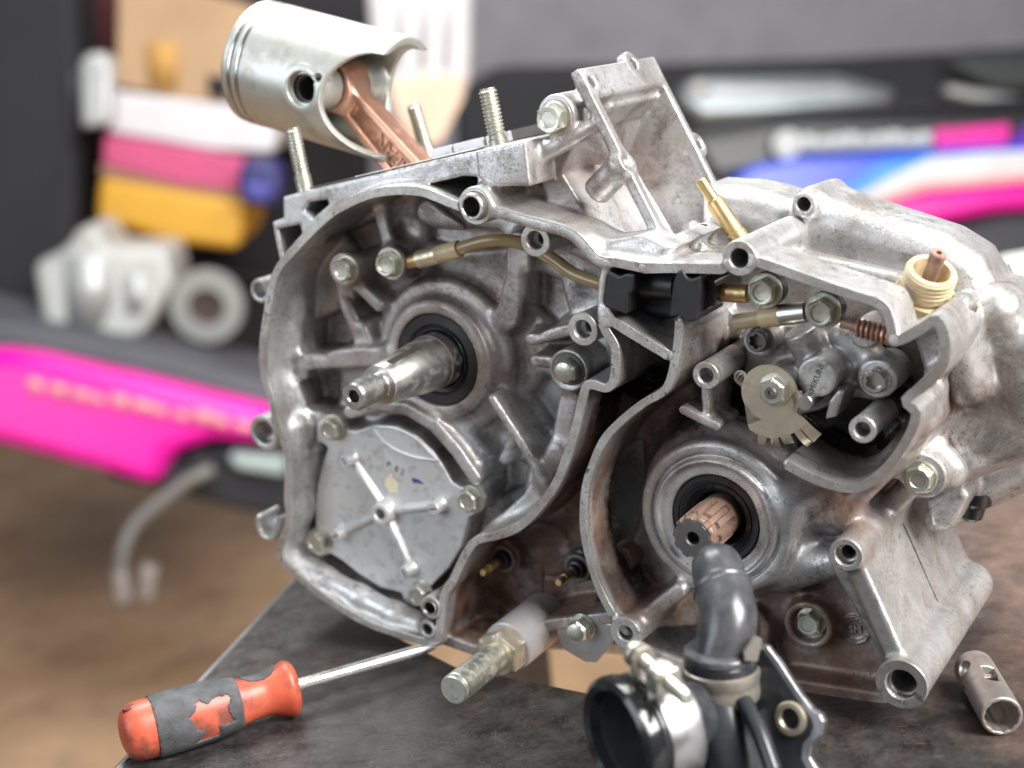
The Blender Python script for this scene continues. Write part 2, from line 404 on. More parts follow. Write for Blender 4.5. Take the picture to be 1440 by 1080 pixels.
# ================================================================== BENCH AND FLOOR
def floor_fn(nt,b):
    n=noise(nt,2.2,6,.7);n2=noise(nt,9,6,.7)
    c=mix(nt,ramp(nt,n,[(.3,0),(.7,1)]),(.36,.205,.105),(.60,.40,.24));c=mix(nt,math_(nt,'MULTIPLY',ramp(nt,n2,[(.5,0),(.7,1)]),.5),c,(.10,.065,.045))
    nt.links.new(c,b.inputs['Base Color']);b.inputs['Roughness'].default_value=.6
M['floor']=mat('earth_floor',floor_fn)
FZ=-1200.
fl=mesh('floor',[(-9000,-9000,FZ),(9000,-9000,FZ),(9000,12000,FZ),(-9000,12000,FZ)],[(0,1,2,3)],M['floor'],None,'W',False);fl['kind']='structure'
def bench_fn(nt,b):
    co=coord(nt);n=noise(nt,9,7,.72,co,.5);n2=noise(nt,60,7,.75,co);n3=noise(nt,300,5,.8,co)
    mp=nd(nt,'ShaderNodeMapping');mp.inputs['Scale'].default_value=(45,420,50);mp.inputs['Rotation'].default_value=(0,0,.5);nt.links.new(co,mp.inputs[0])
    s1=noise(nt,1,5,.8,mp.outputs[0],.4)
    mp2=nd(nt,'ShaderNodeMapping');mp2.inputs['Scale'].default_value=(560,60,50);mp2.inputs['Rotation'].default_value=(0,0,-.3);nt.links.new(co,mp2.inputs[0])
    s2=noise(nt,1,5,.8,mp2.outputs[0],.4)
    c=mix(nt,ramp(nt,n2,[(.35,0),(.68,1)]),(.007,.0066,.0066),(.060,.056,.053))
    at=nd(nt,'ShaderNodeSeparateXYZ');nt.links.new(co,at.inputs[0])
    side=math_(nt,'ADD',math_(nt,'MULTIPLY',at.outputs[0],2.6),math_(nt,'MULTIPLY',at.outputs[1],1.2))
    rm=math_(nt,'ADD',math_(nt,'SUBTRACT',side,.36),math_(nt,'MULTIPLY',math_(nt,'SUBTRACT',n,.5),2.2),True)
    c=mix(nt,math_(nt,'MULTIPLY',rm,.9),c,mix(nt,n2,(.16,.085,.06),(.30,.19,.14)))
    sc=math_(nt,'MAXIMUM',ramp(nt,s1,[(.60,0),(.72,1)]),ramp(nt,s2,[(.62,0),(.74,1)]))
    c=mix(nt,math_(nt,'MULTIPLY',ramp(nt,noise(nt,14,6,.7,co,.8),[(.55,0),(.68,1)]),.5),c,mix(nt,n2,(.055,.028,.02),(.15,.088,.062)))
    sf=ramp(nt,noise(nt,900,4,.75,co),[(.56,0),(.68,1)])
    c=mix(nt,math_(nt,'MULTIPLY',math_(nt,'MULTIPLY',sf,ramp(nt,n,[(.4,0),(.62,1)])),.6),c,(.24,.225,.21))
    c=mix(nt,math_(nt,'MULTIPLY',sc,.55),c,(.26,.25,.24))
    c=mix(nt,ramp(nt,n3,[(.68,0),(.76,1)]),c,(.26,.23,.19))
    nt.links.new(c,b.inputs['Base Color'])
    nt.links.new(math_(nt,'ADD',.12,math_(nt,'MULTIPLY',n2,.55)),b.inputs['Roughness']);b.inputs['Metallic'].default_value=.25
    bump(nt,b,math_(nt,'ADD',n3,math_(nt,'MULTIPLY',s1,1.2)),.35,.0006)
M['bench']=mat('scuffed_bench_sheet',bench_fn)
def bl(p): q=p-bA;return np.array([q@bx_,q@by_])
e0=bl(onb(168,1078));e1=bl(onb(418,812));ed=(e1-e0)/np.linalg.norm(e1-e0)
outer=[e0-ed*220,e1+ed*330,e1+ed*330+np.array([700,0]),np.array([640,-330])]
hole=[bl(onb(*q)) for q in [(545,889),(600,862),(760,850),(905,880),(972,940),(985,985),(910,995),(880,986),(760,962),(640,938),(575,905)]]
ROOT['workbench']=(tuple(bA),None)
wb=thing('workbench','dark scuffed steel workbench top under the engine with a cut-out','workbench',bA)
bm=bmesh.new()
def bloop(pts,h): return [bm.verts.new(((bx_*p[0]+by_*p[1]+bn*h))*.001) for p in pts]
for h in (0,-5):
    a=bloop(outer,h);b_=bloop(hole,h)
    es=[bm.edges.new((l[i],l[(i+1)%len(l)])) for l in(a,b_) for i in range(len(l))]
    bmesh.ops.triangle_fill(bm,use_beauty=True,use_dissolve=False,edges=es)
    if h==0: A0,B0=a,b_
    else:
        for l,m_ in((A0,a),(B0,b_)):
            for i in range(len(l)): bm.faces.new((l[i],l[(i+1)%len(l)],m_[(i+1)%len(l)],m_[i]))
bmesh.ops.recalc_face_normals(bm,faces=bm.faces)
me=bpy.data.meshes.new('bench_top');bm.to_mesh(me);bm.free();me.materials.append(M['bench']);link(bpy.data.objects.new('bench_top',me),wb)
V,Fc=tube_data([bA+bx_*(e0-ed*220)[0]+by_*(e0-ed*220)[1]-bn*1.2,bA+bx_*(e1+ed*330)[0]+by_*(e1+ed*330)[1]-bn*1.2],2.2,8)
mesh('edge_trim',V,Fc,M['dark'],wb,'W',True,'workbench')
for s_,q in enumerate([(330,120),(330,430),(30,420)]):
    c=bA+bx_*q[0]+by_*q[1]
    mesh('leg',*prism_data([(-20,-20),(20,-20),(20,20),(-20,20)],FZ,c[2]-7,lambda p,h:np.array([c[0]+p[0],c[1]+p[1],h])),M['dark'],wb,'W',False,'workbench')

# ================================================================== ENGINE
base=e2w(np.array([60,P(1000,990)[1],-58]));base[2]=bA[2]
ROTE=np.stack([U,-W,UP],1)
ROOT['engine']=(tuple(base),ROTE)
eng=thing('engine','stripped two-stroke engine crankcase with exposed piston, copper rod and shafts on the bench','engine',base,ROTE)
def ep(name,V,Fc,m,parent=None,**k): return mesh(name,V,Fc,m,parent or eng,'E',root='engine',**k)
def el(name,c,prof,m,parent=None,**k):     # turned part on an axis parallel to the crankshaft, prof=(r,w)
    return lathe(name,(c[0],c[1],0),(0,0,1),prof,m,parent or eng,'engine','E',**k)
A=[(654,287),(614,271),(589,263),(553,262),(520,267),(492,278),(466,292),(445,310),(423,332),(405,352),(390,370),(380,392),(374,420),(370,445),(366,475),(365,500),(367,529),(376,558),(384,590),(396,625),(401,650),(400,700),(402,728),(394,752),(389,770),(391,787),(405,803),(430,825),(459,847),(492,868),(520,883),(557,896),(593,906),(618,904),
   (629,840),(640,822),(658,785),(672,766),(694,760),(723,751),(748,733),(775,702),(791,674),(806,634),(817,594),(827,554),(832,547),(851,552),(864,546),(870,530),(870,486),(852,452),(852,400),(858,372),(842,362),(826,346),(812,331),(792,320),(745,308),(700,295)]
Aw=PS(sm(A,3,True))
_t=np.roll(Aw,-1,0)-np.roll(Aw,1,0);_t/=np.linalg.norm(_t,axis=1)[:,None];_nn=np.stack([-_t[:,1],_t[:,0]],1)
_ar=np.sum(Aw[:,0]*np.roll(Aw[:,1],-1)-np.roll(Aw[:,0],-1)*Aw[:,1])
if _ar<0:_nn=-_nn
Ac=Aw+_nn*1.95
CR=P(617,505,-20);OUT=P(1003,733,-10)
LEDGE=[(668,290),(700,297),(745,311),(792,323),(812,334),(826,349),(842,366),(870,370),(905,377),(960,377),(1012,378),(1040,364),(1068,369),(1100,380),(1150,398),(1200,415),(1238,428),(1250,447),(1257,480)]
LEDGE_=LEDGE
CH_R=[(1257,480),(1272,475),(1300,459),(1316,450),(1328,472),(1327,508),(1306,538),(1274,562)]
CH_R_=CH_R
CH_B=[(1274,562),(1288,580),(1280,610),(1250,655),(1216,682),(1182,685),(1140,671),(1106,653)]
CH_B_=CH_B
R2=[(956,452),(950,500),(937,546),(905,567),(876,590),(852,615),(836,645),(824,680),(820,715),(822,755),(832,800),(848,840),(866,872),(880,890)]
R2_=R2
LEDGE1=sm(LEDGE[:9],4);LEDGE2=sm(LEDGE[8:],4);CHL=sm(CH_R+CH_B[1:],3);R2=sm(R2,4)
v=Vol((-176,-150,-120),(232,152,5),.78)
# --- back slabs
v.poly(Aw,-60,-33,k=1,r=1)
mid=PS([(640,560),(840,540),(900,560),(960,520),(1130,640),(1180,760),(1250,930),(1240,985),(1120,966),(1050,935),(960,900),(880,905),(700,905),(625,900)],-20)
v.poly(mid,-60,-36,k=2,r=1.5)
# --- cast body behind (both halves), slightly inside the outlines
body=PS([(560,275),(470,310),(410,370),(385,450),(385,540),(420,640),(420,760),(500,850),(620,880),(860,860),(1000,920),(1150,930),(1230,960),(1190,800),(1320,620),(1340,500),(1240,430),(1050,385),(850,380),(700,310)],0)
v.poly(body,-116,-52,k=2,r=4)
# --- flywheel chamber walls
v.strip(np.vstack([Ac,Ac[:1]]),3.9,-60,0,k=2.0,r=.35,draft=.03)
v.strip(PS(A[14:28]),6,-60,-14,k=7,r=2)          # heavy rounded wall inside the left side
lw=PS([(372,440),(369,500),(382,570),(402,640),(404,720)],0)
v.strip(lw+np.array([4,0]),8,-60,-20,k=9,r=3)
# --- crank boss
v.cyl(CR,44,-60,-33,k=4,r=4)
v.cyl(CR,38.5,-60,-24.5,k=5,r=4)
v.cyl(CR,29,-60,-17.5,k=7,r=2)
v.ring(CR,28,.9,-18.3,-16,k=.6,r=0,sub=True)
v.cyl(CR,22.7,-62,-10,k=.7,r=0,sub=True)
# --- pad below the round cover plate and the crescent wall above it
PL=zm([(290,150),(338,126),(385,150),(402,180),(440,186),(520,160),(600,166),(680,205),(740,262),(780,322),(812,382),(850,404),(910,400),(940,450),(925,500),(882,520),(868,570),(850,640),(802,720),(742,780),(722,805),(702,860),(660,882),(630,852),(618,815),(540,795),(450,740),(390,690),(345,662),(300,672),(245,652),(233,612),(258,575),(285,558),(282,480),(290,400),(310,320),(332,250),(318,236),(288,225)],340,540,2.769)
PLw=PS(PL,-15)
v.poly(PLw,-60,-19.2,k=3,r=1)
v.strip(PS(zm([(415,112),(520,86),(640,100),(740,160),(830,262),(905,372)],340,540,2.769),-14),6.5,-60,-14,k=3,r=1)
v.strip(PS(zm([(600,40),(720,110),(860,200),(960,330)],340,540,2.769),-20),10,-60,-21,k=6,r=3)
# --- bosses and ribs in the flywheel chamber
v.cyl(P(481,380,-13),8.6,-60,-13.5,k=4,r=1.5)
v.cyl(P(549,371,-15),8.8,-60,-16,k=5,r=1.5)
v.cyl(P(799,521,-12),9.0,-60,-12.5,k=2.5,r=1)
v.ring(P(799,521,-12),9.0,1.2,-40,-11.8,k=1.5,r=.4)
for pts,t,w0,w1,k in [([(370,512),(450,506),(545,502)],10,-60,-19,5),([(480,385),(488,430),(508,478)],10,-60,-22,5),([(486,385),(505,405),(530,430)],6.5,-60,-20,4),
        ([(690,562),(725,615),(770,690)],4.2,-60,-12,2.5),([(722,608),(712,640),(690,676),(680,692)],5.5,-60,-22,3),([(728,345),(727,395),(712,445)],13,-60,-24,5),
        ([(745,478),(812,461)],6,-60,-19,4),([(752,508),(790,512)],6,-60,-17,3),([(780,640),(745,705),(700,745)],9,-60,-14,6),([(800,560),(785,640)],10,-60,-16,6),
        ([(530,275),(535,310),(545,345)],7,-60,-24,6),([(420,560),(450,590)],9,-60,-20,6),([(600,300),(640,330)],12,-60,-26,8),([(440,830),(520,868),(590,890)],10,-60,-16,6)]:
    v.strip(PS(pts,w1),t,w0,w1,k=k,r=1.6,draft=.04)
# rounded bar of the lower left chamber wall
for a,b in zip([(424,796),(458,812),(506,838),(556,862)],[(458,812),(506,838),(556,862),(592,876)]): v.cap(E3(*a,-9),E3(*b,-9),5.5,k=4)
v.cap(E3(416,600,-12),E3(420,725,-12),5,k=5)
for pts,w1 in [([(492,420),(512,432),(520,450),(505,448)],-24),([(752,382),(784,396),(796,440),(776,458),(752,432)],-33),([(432,530),(470,528),(468,570),(440,566)],-30),
        ([(440,455),(470,440),(488,478),(470,492),(440,490)],-28),([(700,640),(735,660),(728,690),(696,700)],-30),([(800,540),(770,600),(742,560),(760,530)],-32),([(470,330),(520,312),(520,350),(490,360)],-27),([(600,318),(700,325),(712,345),(640,352),(600,340)],-34)]:
    v.poly(PS(pts,w1),-41,-20,k=5,r=2,sub=True)
for c,w1,r_,h_ in [((753,338),-2,7.0,3.9),((820,463),-1,7.1,4.0)]:
    v.cyl(P(*c,w1),r_,-60,w1,k=1.5,r=.5);v.cyl(P(*c,w1),h_,w1-6,w1+3,k=.5,r=0,sub=True);v.cyl(P(*c,w1),h_*.62,w1-30,w1+3,k=.4,r=0,sub=True)
# --- ears on the left outline
for c,r_,h_ in [((368,408),6.2,3.6),((374,607),9.4,6.0)]:
    v.cyl(P(*c,-20),r_,-32,-18,k=2,r=.6);v.cyl(P(*c,-20),h_,-45,-5,k=.5,r=0,sub=True)
v.ring(P(386,735,-10),6.5,3.0,-20,-3,k=1,r=.8);v.poly(PS([(372,715),(396,712),(396,728),(384,728)],-10),-30,2,k=.8,sub=True)
# --- lower bosses at (606,853)
for c,r_,h_ in [((606,854),5.7,3.9),((601,885),4.6,2.8),((880,890),7.4,3.4)]:
    v.cyl(P(*c,0),r_,-60,.2,k=2.5,r=.5)
for c,r_,h_ in [((606,854),5.7,4.1),((601,885),4.6,2.9),((880,890),7.4,3.6)]: v.cyl(P(*c,0),h_,-22,4,k=.5,r=0,sub=True)
v.strip(PS([(615,897),(665,915),(705,914),(740,890),(770,880),(868,868)],-6),6,-50,-6,k=2.5,r=.8)
v.strip(PS([(700,905),(790,905),(900,915),(1000,955),(1110,965),(1235,985)],-24),8,-112,-24,k=4,r=2)
# --- mid floor details
v.ring(P(768,772,-36),14.5,.9,-37.2,-34,k=.5,r=0,sub=True)
v.ball(E3(690,790,-38),(22,14,7),k=7)
v.ball(E3(660,850,-40),(14,12,12),k=8)
# --- cylinder base deck
DK=[(397,277),(425,269),(540,243),(640,219),(692,207),(738,199),(742,248),(690,262),(660,290),(600,268),(540,262),(480,285),(430,330),(395,375),(388,346),(382,312),(398,306)]
v.poly(PS(DK,-11),-108,-11,k=1.5,r=.6)
v.poly(PS([(668,213),(738,198),(745,262),(690,262),(672,250)],-3),-40,-3,k=2,r=.8)
for pts in [[(427,296),(434,284),(459,281),(462,287),(440,306)],[(602,259),(650,248),(670,249),(671,265),(645,279),(624,268)],[(390,322),(421,316),(424,330),(398,362)]]:
    v.poly(PS(pts,-11),-52,-6,k=.8,r=0,sub=True)
dk=P(692,207,-11)-P(425,269,-11);dk/=np.linalg.norm(dk);nrm=np.array([-dk[1],dk[0]])
c0=P(566,237,-45);mouth=np.array([c0[0],c0[1],-60])
n3=np.array([nrm[0],nrm[1],0])
mouth[2]=-64;v.rod(mouth-n3*60,mouth+n3*30,25,k=.8,sub=True)
# --- ledge
v.strip(PS(LEDGE1),4.0,-105,0,k=2.0,r=.35)
v.strip(PS(LEDGE2),3.8,-26,0,k=1.8,r=.35)
v.strip(PS([(668,290),(720,275),(770,300)],-10),6,-60,-30,k=5,r=2)
v.cyl(P(669,289,1),8.3,-70,.8,k=3,r=.6);v.cyl(P(669,289,1),6.1,-20,4,k=.4,r=0,sub=True)
v.cyl(P(1040,363,0),7.0,-60,.3,k=2.5,r=.5);v.cyl(P(1040,363,0),3.9,-40,4,k=.5,r=0,sub=True)
v.poly(PS([(800,330),(842,362),(905,372),(945,350),(900,330),(850,338)],-4),-60,-6,k=8,r=3)
# --- intake tract and reed flange: front side at w=-18, far side at w=-80
TL=P(819,108,-18);BL=P(940,348,-18);fd=(BL-TL)/np.linalg.norm(BL-TL);fn_=np.array([-fd[1],fd[0]])
if fn_[0]<0: fn_=-fn_
L_=np.linalg.norm(BL-TL)
def fq(s,t): return TL+fd*s+fn_*t     # s along the flange, t out of it
v.poly(np.array([fq(-2,-4),fq(L_+1,-4),fq(L_,-34),fq(L_-22,-52),P(736,205,-22),P(800,190,-22)]),-98,-26,k=2,r=2)
v.poly(np.array([fq(-4,0),fq(L_+2,0),fq(L_+2,-5),fq(-4,-5)]),-94,-18,k=1.2,r=.5)
v.poly(np.array([fq(9,6),fq(L_-4,6),fq(L_-4,-30),fq(30,-34),fq(12,-10)]),-89,-24.0,k=1.5,r=1.5,sub=True)
v.cap(np.append(fq(14,-16),-34),np.append(fq(26,-24),-50),7,k=6)
for s_,w_,r_ in [(3,-24,5.5),(-2,-70,6.5),(.50*L_,-20,5.8),(.52*L_,-95,6.2),(L_-1,-52,6),(L_+1,-88,5)]:
    q=np.append(fq(s_,-5.5),w_);q2=np.append(fq(s_,0),w_);v.rod(q,q2,r_,k=1.2,rr=.5)
for s_,w_,r_ in [(3,-24,5.5),(-2,-70,6.5),(.50*L_,-20,5.8),(.52*L_,-95,6.2),(L_-1,-52,6)]:
    v.rod(np.append(fq(s_,-12),w_),np.append(fq(s_,4),w_),2.7,k=.4,sub=True)
v.rod(np.append(fq(.5*L_,-2),-20),np.append(fq(.5*L_+4,-22),-24),6.2,k=3)
v.cap(E3(724,238,-16),E3(836,176,-22),4.6,3.8,k=3)
v.cyl(P(778,163,-14),9,-70,-16,k=3,r=1)
v.poly(np.array([fq(-3,-5),fq(14,-5),fq(18,-16),fq(2,-20),fq(-8,-12)]),-96,-40,k=2,r=3)
# --- grommet bracket
v.strip(PS([(853,446),(862,452),(900,476),(940,500)]),4.6,-48,0,k=1.5,r=.5)
v.strip(PS([(851,440),(853,452)]),6.5,-48,.3,k=1,r=.5)
v.strip(PS(R2),3.3,-60,0,k=2.0,r=.35,draft=.03)
v.poly(PS([(955,455),(1010,470),(1000,500),(945,530)],-14),-60,-14,k=5,r=2)
v.poly(PS([(884,505),(935,520),(930,545),(890,560),(874,550)],-34),-58,-30,k=3,sub=True)
# --- output boss
v.cyl(OUT+np.array([12,-8]),46,-60,-33,k=5,r=8)
v.cyl(OUT,41,-60,-24,k=8,r=5)
v.cyl(OUT,35.5,-60,-11.5,k=5,r=3)
v.ring(OUT,26.8,2.0,-14,-9.6,k=1.6,r=.8)
v.ring(OUT,29.2,1.2,-13,-8,k=1.0,r=0,sub=True)
v.cyl(OUT,20.4,-62,-5,k=.7,r=0,sub=True)
v.poly(PS([(845,640),(900,620),(905,690),(885,770),(905,830),(890,862),(860,845),(838,790),(830,710)],-36),-48,-25,k=4,r=2,sub=True)
v.strip(PS([(885,888),(920,858),(950,835)],-6),7,-60,-8,k=5,r=2)
v.cap(E3(1120,700,-24),E3(1175,720,-28),13,9,k=8)
v.cap(E3(1110,800,-26),E3(1170,790,-26),10,7,k=8)
v.strip(PS([(1060,860),(1075,880),(1072,915),(1085,945)],-26),4.5,-60,-26,k=3,r=1.5)
v.ring(P(1137,879,-27),9.5,3,-60,-26,k=4,r=1.2)
v.cyl(P(1137,879,-28),8.2,-60,-31,k=2,r=.6)
v.ring(P(1203,885,-36),6.2,1.0,-40,-34.8,k=.6,r=.3);v.ring(P(1203,885,-36),4.6,.8,-40,-35.0,k=.5,r=.3)
# --- pump chamber
chm=PS([(965,470),(1010,390),(1045,392),(1150,415),(1235,445),(1250,490),(1315,465),(1318,505),(1268,560),(1278,600),(1240,655),(1205,675),(1130,655),(1080,640),(1030,600),(975,600)],-2)
v.poly(chm,-46,6,k=1.5,r=0,sub=True)
v.poly(PS([(1060,380),(1240,430),(1250,480),(1180,480),(1050,430)],-4),-46,-30,k=1.5,r=0,sub=True)
v.strip(PS(CHL),3.6,-50,0,k=1.6,r=.35)
v.strip(PS(LEDGE[11:]),3.8,-26,0,k=1.5,r=.35)
v.cyl(P(1040,363,0),7.0,-60,.3,k=1.5,r=.5);v.cyl(P(1040,363,0),3.9,-40,4,k=.5,r=0,sub=True)
for c,w1,r_,h_ in [((993,528),-2,5.7,3.2),((1213,604),-2,5.4,3.1)]:
    v.cyl(P(*c,w1),r_,-60,w1,k=1.5,r=.6);v.cyl(P(*c,w1),h_,w1-9,w1+3,k=.4,r=0,sub=True)
v.strip(PS([(960,577),(985,590),(1006,600)],-6),4.0,-28,-6,k=1.2,r=.5);v.strip(PS([(990,545),(993,590)],-8),3.2,-40,-8,k=1.2,r=.5)
# --- lower right mounting bracket
B1=P(1190,780,-2);B2=P(1268,962,0)
v.strip(np.array([B1,B2]),8.5,-114,-4,k=4,r=2)
v.cyl(B1,6.9,-80,-2,k=3,r=.7);v.cyl(B2,10.6,-114,0,k=3,r=.9)
v.poly(np.array([B1,P(1160,790,-6),P(1245,945,-6),B2]),-60,-8,k=4,r=2)
v.cyl(B1,4.4,-5,4,k=.4,r=0,sub=True);v.cyl(B1,2.9,-40,4,k=.4,r=0,sub=True);v.cyl(B2,6.3,-3.5,4,k=.4,r=0,sub=True);v.cyl(B2,5.2,-60,4,k=.4,r=0,sub=True)
BT=P(1296,672,-34)
v.cyl(BT,9.6,-116,-36,k=3,r=1)
v.strip(np.array([B1,BT]),9,-70,-44,k=6,r=3)
v.strip(PS([(1282,610),(1215,690),(1175,730),(1130,690)],-10),9,-60,-22,k=7,r=4)
v.poly(PS([(1285,585),(1345,480),(1330,445),(1250,480),(1275,560)],-6),-116,-34,k=4,r=3)
v.strip(np.array([BT+np.array([-16,14]),BT+np.array([6,-2])]),16,-116,-48,k=6,r=4)
v.ext2(lambda X,Y:np.abs(X*0)-5,(B1[0]-8,B2[1]-14),(B2[0]+30,B1[1]+34),-58.6,-57.6,k=.5,r=0) if False else None
def seam(X,Y): return -(np.minimum(np.abs(sd_line(X,Y,np.array([B1,B2]))-4.25)-1.4,9)) 
V,Q=v.surf()
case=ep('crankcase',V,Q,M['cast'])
# stain attribute: R dried oil film, G tar-black oil and recess shade put into the colour, B machined faces
def soft(poly,w,fall,dep=None):
    d=sd_poly(V[:,0],V[:,1],PS(poly,w));return np.clip(.5-d/fall,0,1)
wv=V[:,2]
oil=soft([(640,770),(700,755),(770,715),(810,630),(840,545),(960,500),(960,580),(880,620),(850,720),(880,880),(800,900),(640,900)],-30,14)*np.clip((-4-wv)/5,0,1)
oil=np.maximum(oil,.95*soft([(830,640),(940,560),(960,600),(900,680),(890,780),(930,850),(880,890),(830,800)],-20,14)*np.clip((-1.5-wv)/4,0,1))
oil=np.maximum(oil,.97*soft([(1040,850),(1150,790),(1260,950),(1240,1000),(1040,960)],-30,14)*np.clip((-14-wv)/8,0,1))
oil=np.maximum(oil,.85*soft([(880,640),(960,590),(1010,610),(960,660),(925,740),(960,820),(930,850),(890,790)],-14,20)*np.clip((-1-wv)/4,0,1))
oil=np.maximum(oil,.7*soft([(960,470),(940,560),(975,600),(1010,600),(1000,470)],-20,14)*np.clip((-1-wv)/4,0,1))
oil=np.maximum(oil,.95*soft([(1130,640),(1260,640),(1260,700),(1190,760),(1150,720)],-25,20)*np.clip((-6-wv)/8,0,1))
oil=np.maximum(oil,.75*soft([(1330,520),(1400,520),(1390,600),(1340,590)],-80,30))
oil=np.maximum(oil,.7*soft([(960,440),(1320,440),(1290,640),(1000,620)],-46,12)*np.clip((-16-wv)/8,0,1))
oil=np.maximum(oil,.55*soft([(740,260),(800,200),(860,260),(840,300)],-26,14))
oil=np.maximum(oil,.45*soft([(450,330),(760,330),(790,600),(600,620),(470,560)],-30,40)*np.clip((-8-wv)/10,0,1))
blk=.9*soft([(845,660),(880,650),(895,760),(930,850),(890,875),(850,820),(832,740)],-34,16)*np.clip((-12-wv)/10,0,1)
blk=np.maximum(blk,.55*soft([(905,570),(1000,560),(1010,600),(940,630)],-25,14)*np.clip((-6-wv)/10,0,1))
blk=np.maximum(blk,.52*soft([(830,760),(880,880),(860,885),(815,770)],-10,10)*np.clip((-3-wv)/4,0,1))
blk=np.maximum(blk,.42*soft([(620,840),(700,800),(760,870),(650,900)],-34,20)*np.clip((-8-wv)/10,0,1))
blk=np.maximum(blk,.85*soft([(970,470),(1240,450),(1300,560),(1230,660),(1000,600)],-46,10)*np.clip((-26-wv)/10,0,1))  # shade of the deep pump chamber put into the colour, by depth
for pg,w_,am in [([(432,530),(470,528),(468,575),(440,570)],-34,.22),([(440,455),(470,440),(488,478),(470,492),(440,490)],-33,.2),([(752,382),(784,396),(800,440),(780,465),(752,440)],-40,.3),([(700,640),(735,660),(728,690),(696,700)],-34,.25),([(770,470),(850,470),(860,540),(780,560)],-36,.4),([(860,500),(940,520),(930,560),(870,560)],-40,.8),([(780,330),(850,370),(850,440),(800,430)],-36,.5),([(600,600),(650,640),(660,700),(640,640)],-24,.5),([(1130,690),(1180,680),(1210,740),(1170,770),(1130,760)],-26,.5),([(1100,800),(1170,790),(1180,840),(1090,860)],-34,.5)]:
    blk=np.maximum(blk,am*soft(pg,w_,16)*np.clip((-8-wv)/8,0,1))  # grime and recess shade put into the colour over the carved pockets
mch=np.clip(1-np.abs(wv+.1)/.6,0,1);rc=np.hypot(V[:,0]-CR[0],V[:,1]-CR[1]);mch=np.maximum(mch,(rc<27)*(np.abs(wv+17.6)<.8))
ro=np.hypot(V[:,0]-OUT[0],V[:,1]-OUT[1]);mch=np.maximum(mch,(ro<26)*(np.abs(wv+11.5)<.9)*.7)
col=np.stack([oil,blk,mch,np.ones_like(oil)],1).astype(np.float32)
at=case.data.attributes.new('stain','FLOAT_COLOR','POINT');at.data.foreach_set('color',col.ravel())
print('case',len(V),len(Q))
_d=(B2-B1)/np.linalg.norm(B2-B1)
ep('joint_gasket',*ribbon_data(np.array([B1+_d*t for t in np.linspace(6,np.linalg.norm(B2-B1)-10.5,20)]),9.1,-58.5,-57.9,.03),M['bore'],case,smooth=False)
# crisp machined gasket faces on the cast walls
nA=3
ai=[i for i in range(len(A))]
k0,k1=0,A.index((852,452))
for nme,c,wd_,h in [('gasket_face',Ac[k0*nA:k1*nA+1],4.3,.30),('gasket_face',PS(sm([(694,296),(700,297)]+LEDGE[2:9],4)),4.3,.36),('gasket_face',PS(sm(LEDGE[8:10]+[(1012,378),(1020,374)],4)),4.1,.42),('gasket_face',PS(sm([(1062,367)]+LEDGE[13:],4)),4.1,.45),('gasket_face',PS(CHL),3.9,.48),('gasket_face',PS(R2[:-5]),3.6,.33),
      ('gasket_face',PS(sm([(853,446),(862,452),(900,476),(940,500)])),4.6,.39)]:
    bevel(ep(nme,*ribbon_data(c,wd_,-1.6,h),M['rim'],case,smooth=True,auto=30),.0003,2)
for q,w_,r1,r2 in [((606,854),.2,5.9,4.15),((601,885),.2,4.8,2.9),((880,890),.2,7.6,3.6),((669,289),.8,8.4,6.05),((1040,363),.3,7.2,4.0),((753,338),-2,7.15,4.0),((820,463),-1,7.25,4.1),((993,528),-2,5.85,3.3),((1213,604),-2,5.55,3.2),((1190,780),-2,7.05,4.5),((1268,962),0,10.8,6.4)]:
    h=w_+.55
    el('boss_face',P(*q,w_),[(r2,h-2.6),(r1,h-2.6),(r1,h-.35),(r1-.35,h),(r2+.4,h),(r2,h-.4)],M['rim'],case,n=48,closed=True)
del v,V,Q
# --- clutch side cover, behind and to the right
v=Vol((60,-110,-190),(330,150,-20),1.15)
CC=PS([(990,258),(1050,262),(1090,271),(1122,283),(1150,268),(1250,302),(1335,330),(1380,358),(1400,392),(1425,440),(1470,520),(1470,620),(1380,660),(1300,700),(1180,700),(1080,560),(990,400)],-70)
v.poly(CC,-104,-60,k=3,r=12)
v.poly(CC-np.array([0,26]),-150,-80,k=6,r=14)
v.cap(E3(1145,284,-66),E3(1160,290,-110),5.5,k=6);v.cyl(P(1128,288,-56),5.2,-100,-57,k=5,r=1.2);v.cyl(P(1128,288,-56),3.0,-80,-50,k=.5,r=0,sub=True)
v.cap(E3(1402,436,-58),E3(1425,415,-90),10.2,9,k=1.6)
v.poly(PS([(1350,470),(1480,450),(1480,600),(1400,640),(1370,640),(1330,600)],-60),-165,-52,k=8,r=10)
v.ball(E3(1372,560,-50),(15,20,9),k=7,sub=True)
v.poly(PS([(1290,640),(1330,560),(1400,520),(1470,520),(1470,640),(1360,670)],-60),-140,-56,k=9,r=10)
v.cap(E3(1340,450,-44),E3(1360,540,-52),9,k=7)
v.cap(E3(1350,640,-66),E3(1440,610,-80),10,k=5)
v.poly(PS([(1300,700),(1350,680),(1362,700),(1340,745),(1310,750)],-60),-116,-60,k=5,r=3)
v.poly(PS([(1290,430),(1340,440),(1345,480),(1290,470)],-40),-90,-46,k=4,r=2)
V,Q=v.surf();cc=ep('clutch_cover',V,Q,M['cast'])
oil=.55*np.clip(1.2-np.linalg.norm((V-E3(1375,560,-55))/np.array([16,20,16]),axis=1),0,1)
oil=np.maximum(oil,.35*np.clip(1-np.abs(V[:,1]-P(1250,380,-66)[1])/14,0,1)*(V[:,2]>-75))
at=cc.data.attributes.new('stain','FLOAT_COLOR','POINT');at.data.foreach_set('color',np.stack([oil,oil*0,oil*0,oil*0+1],1).astype(np.float32).ravel())
print('cover',len(V),len(Q));del v,V,Q
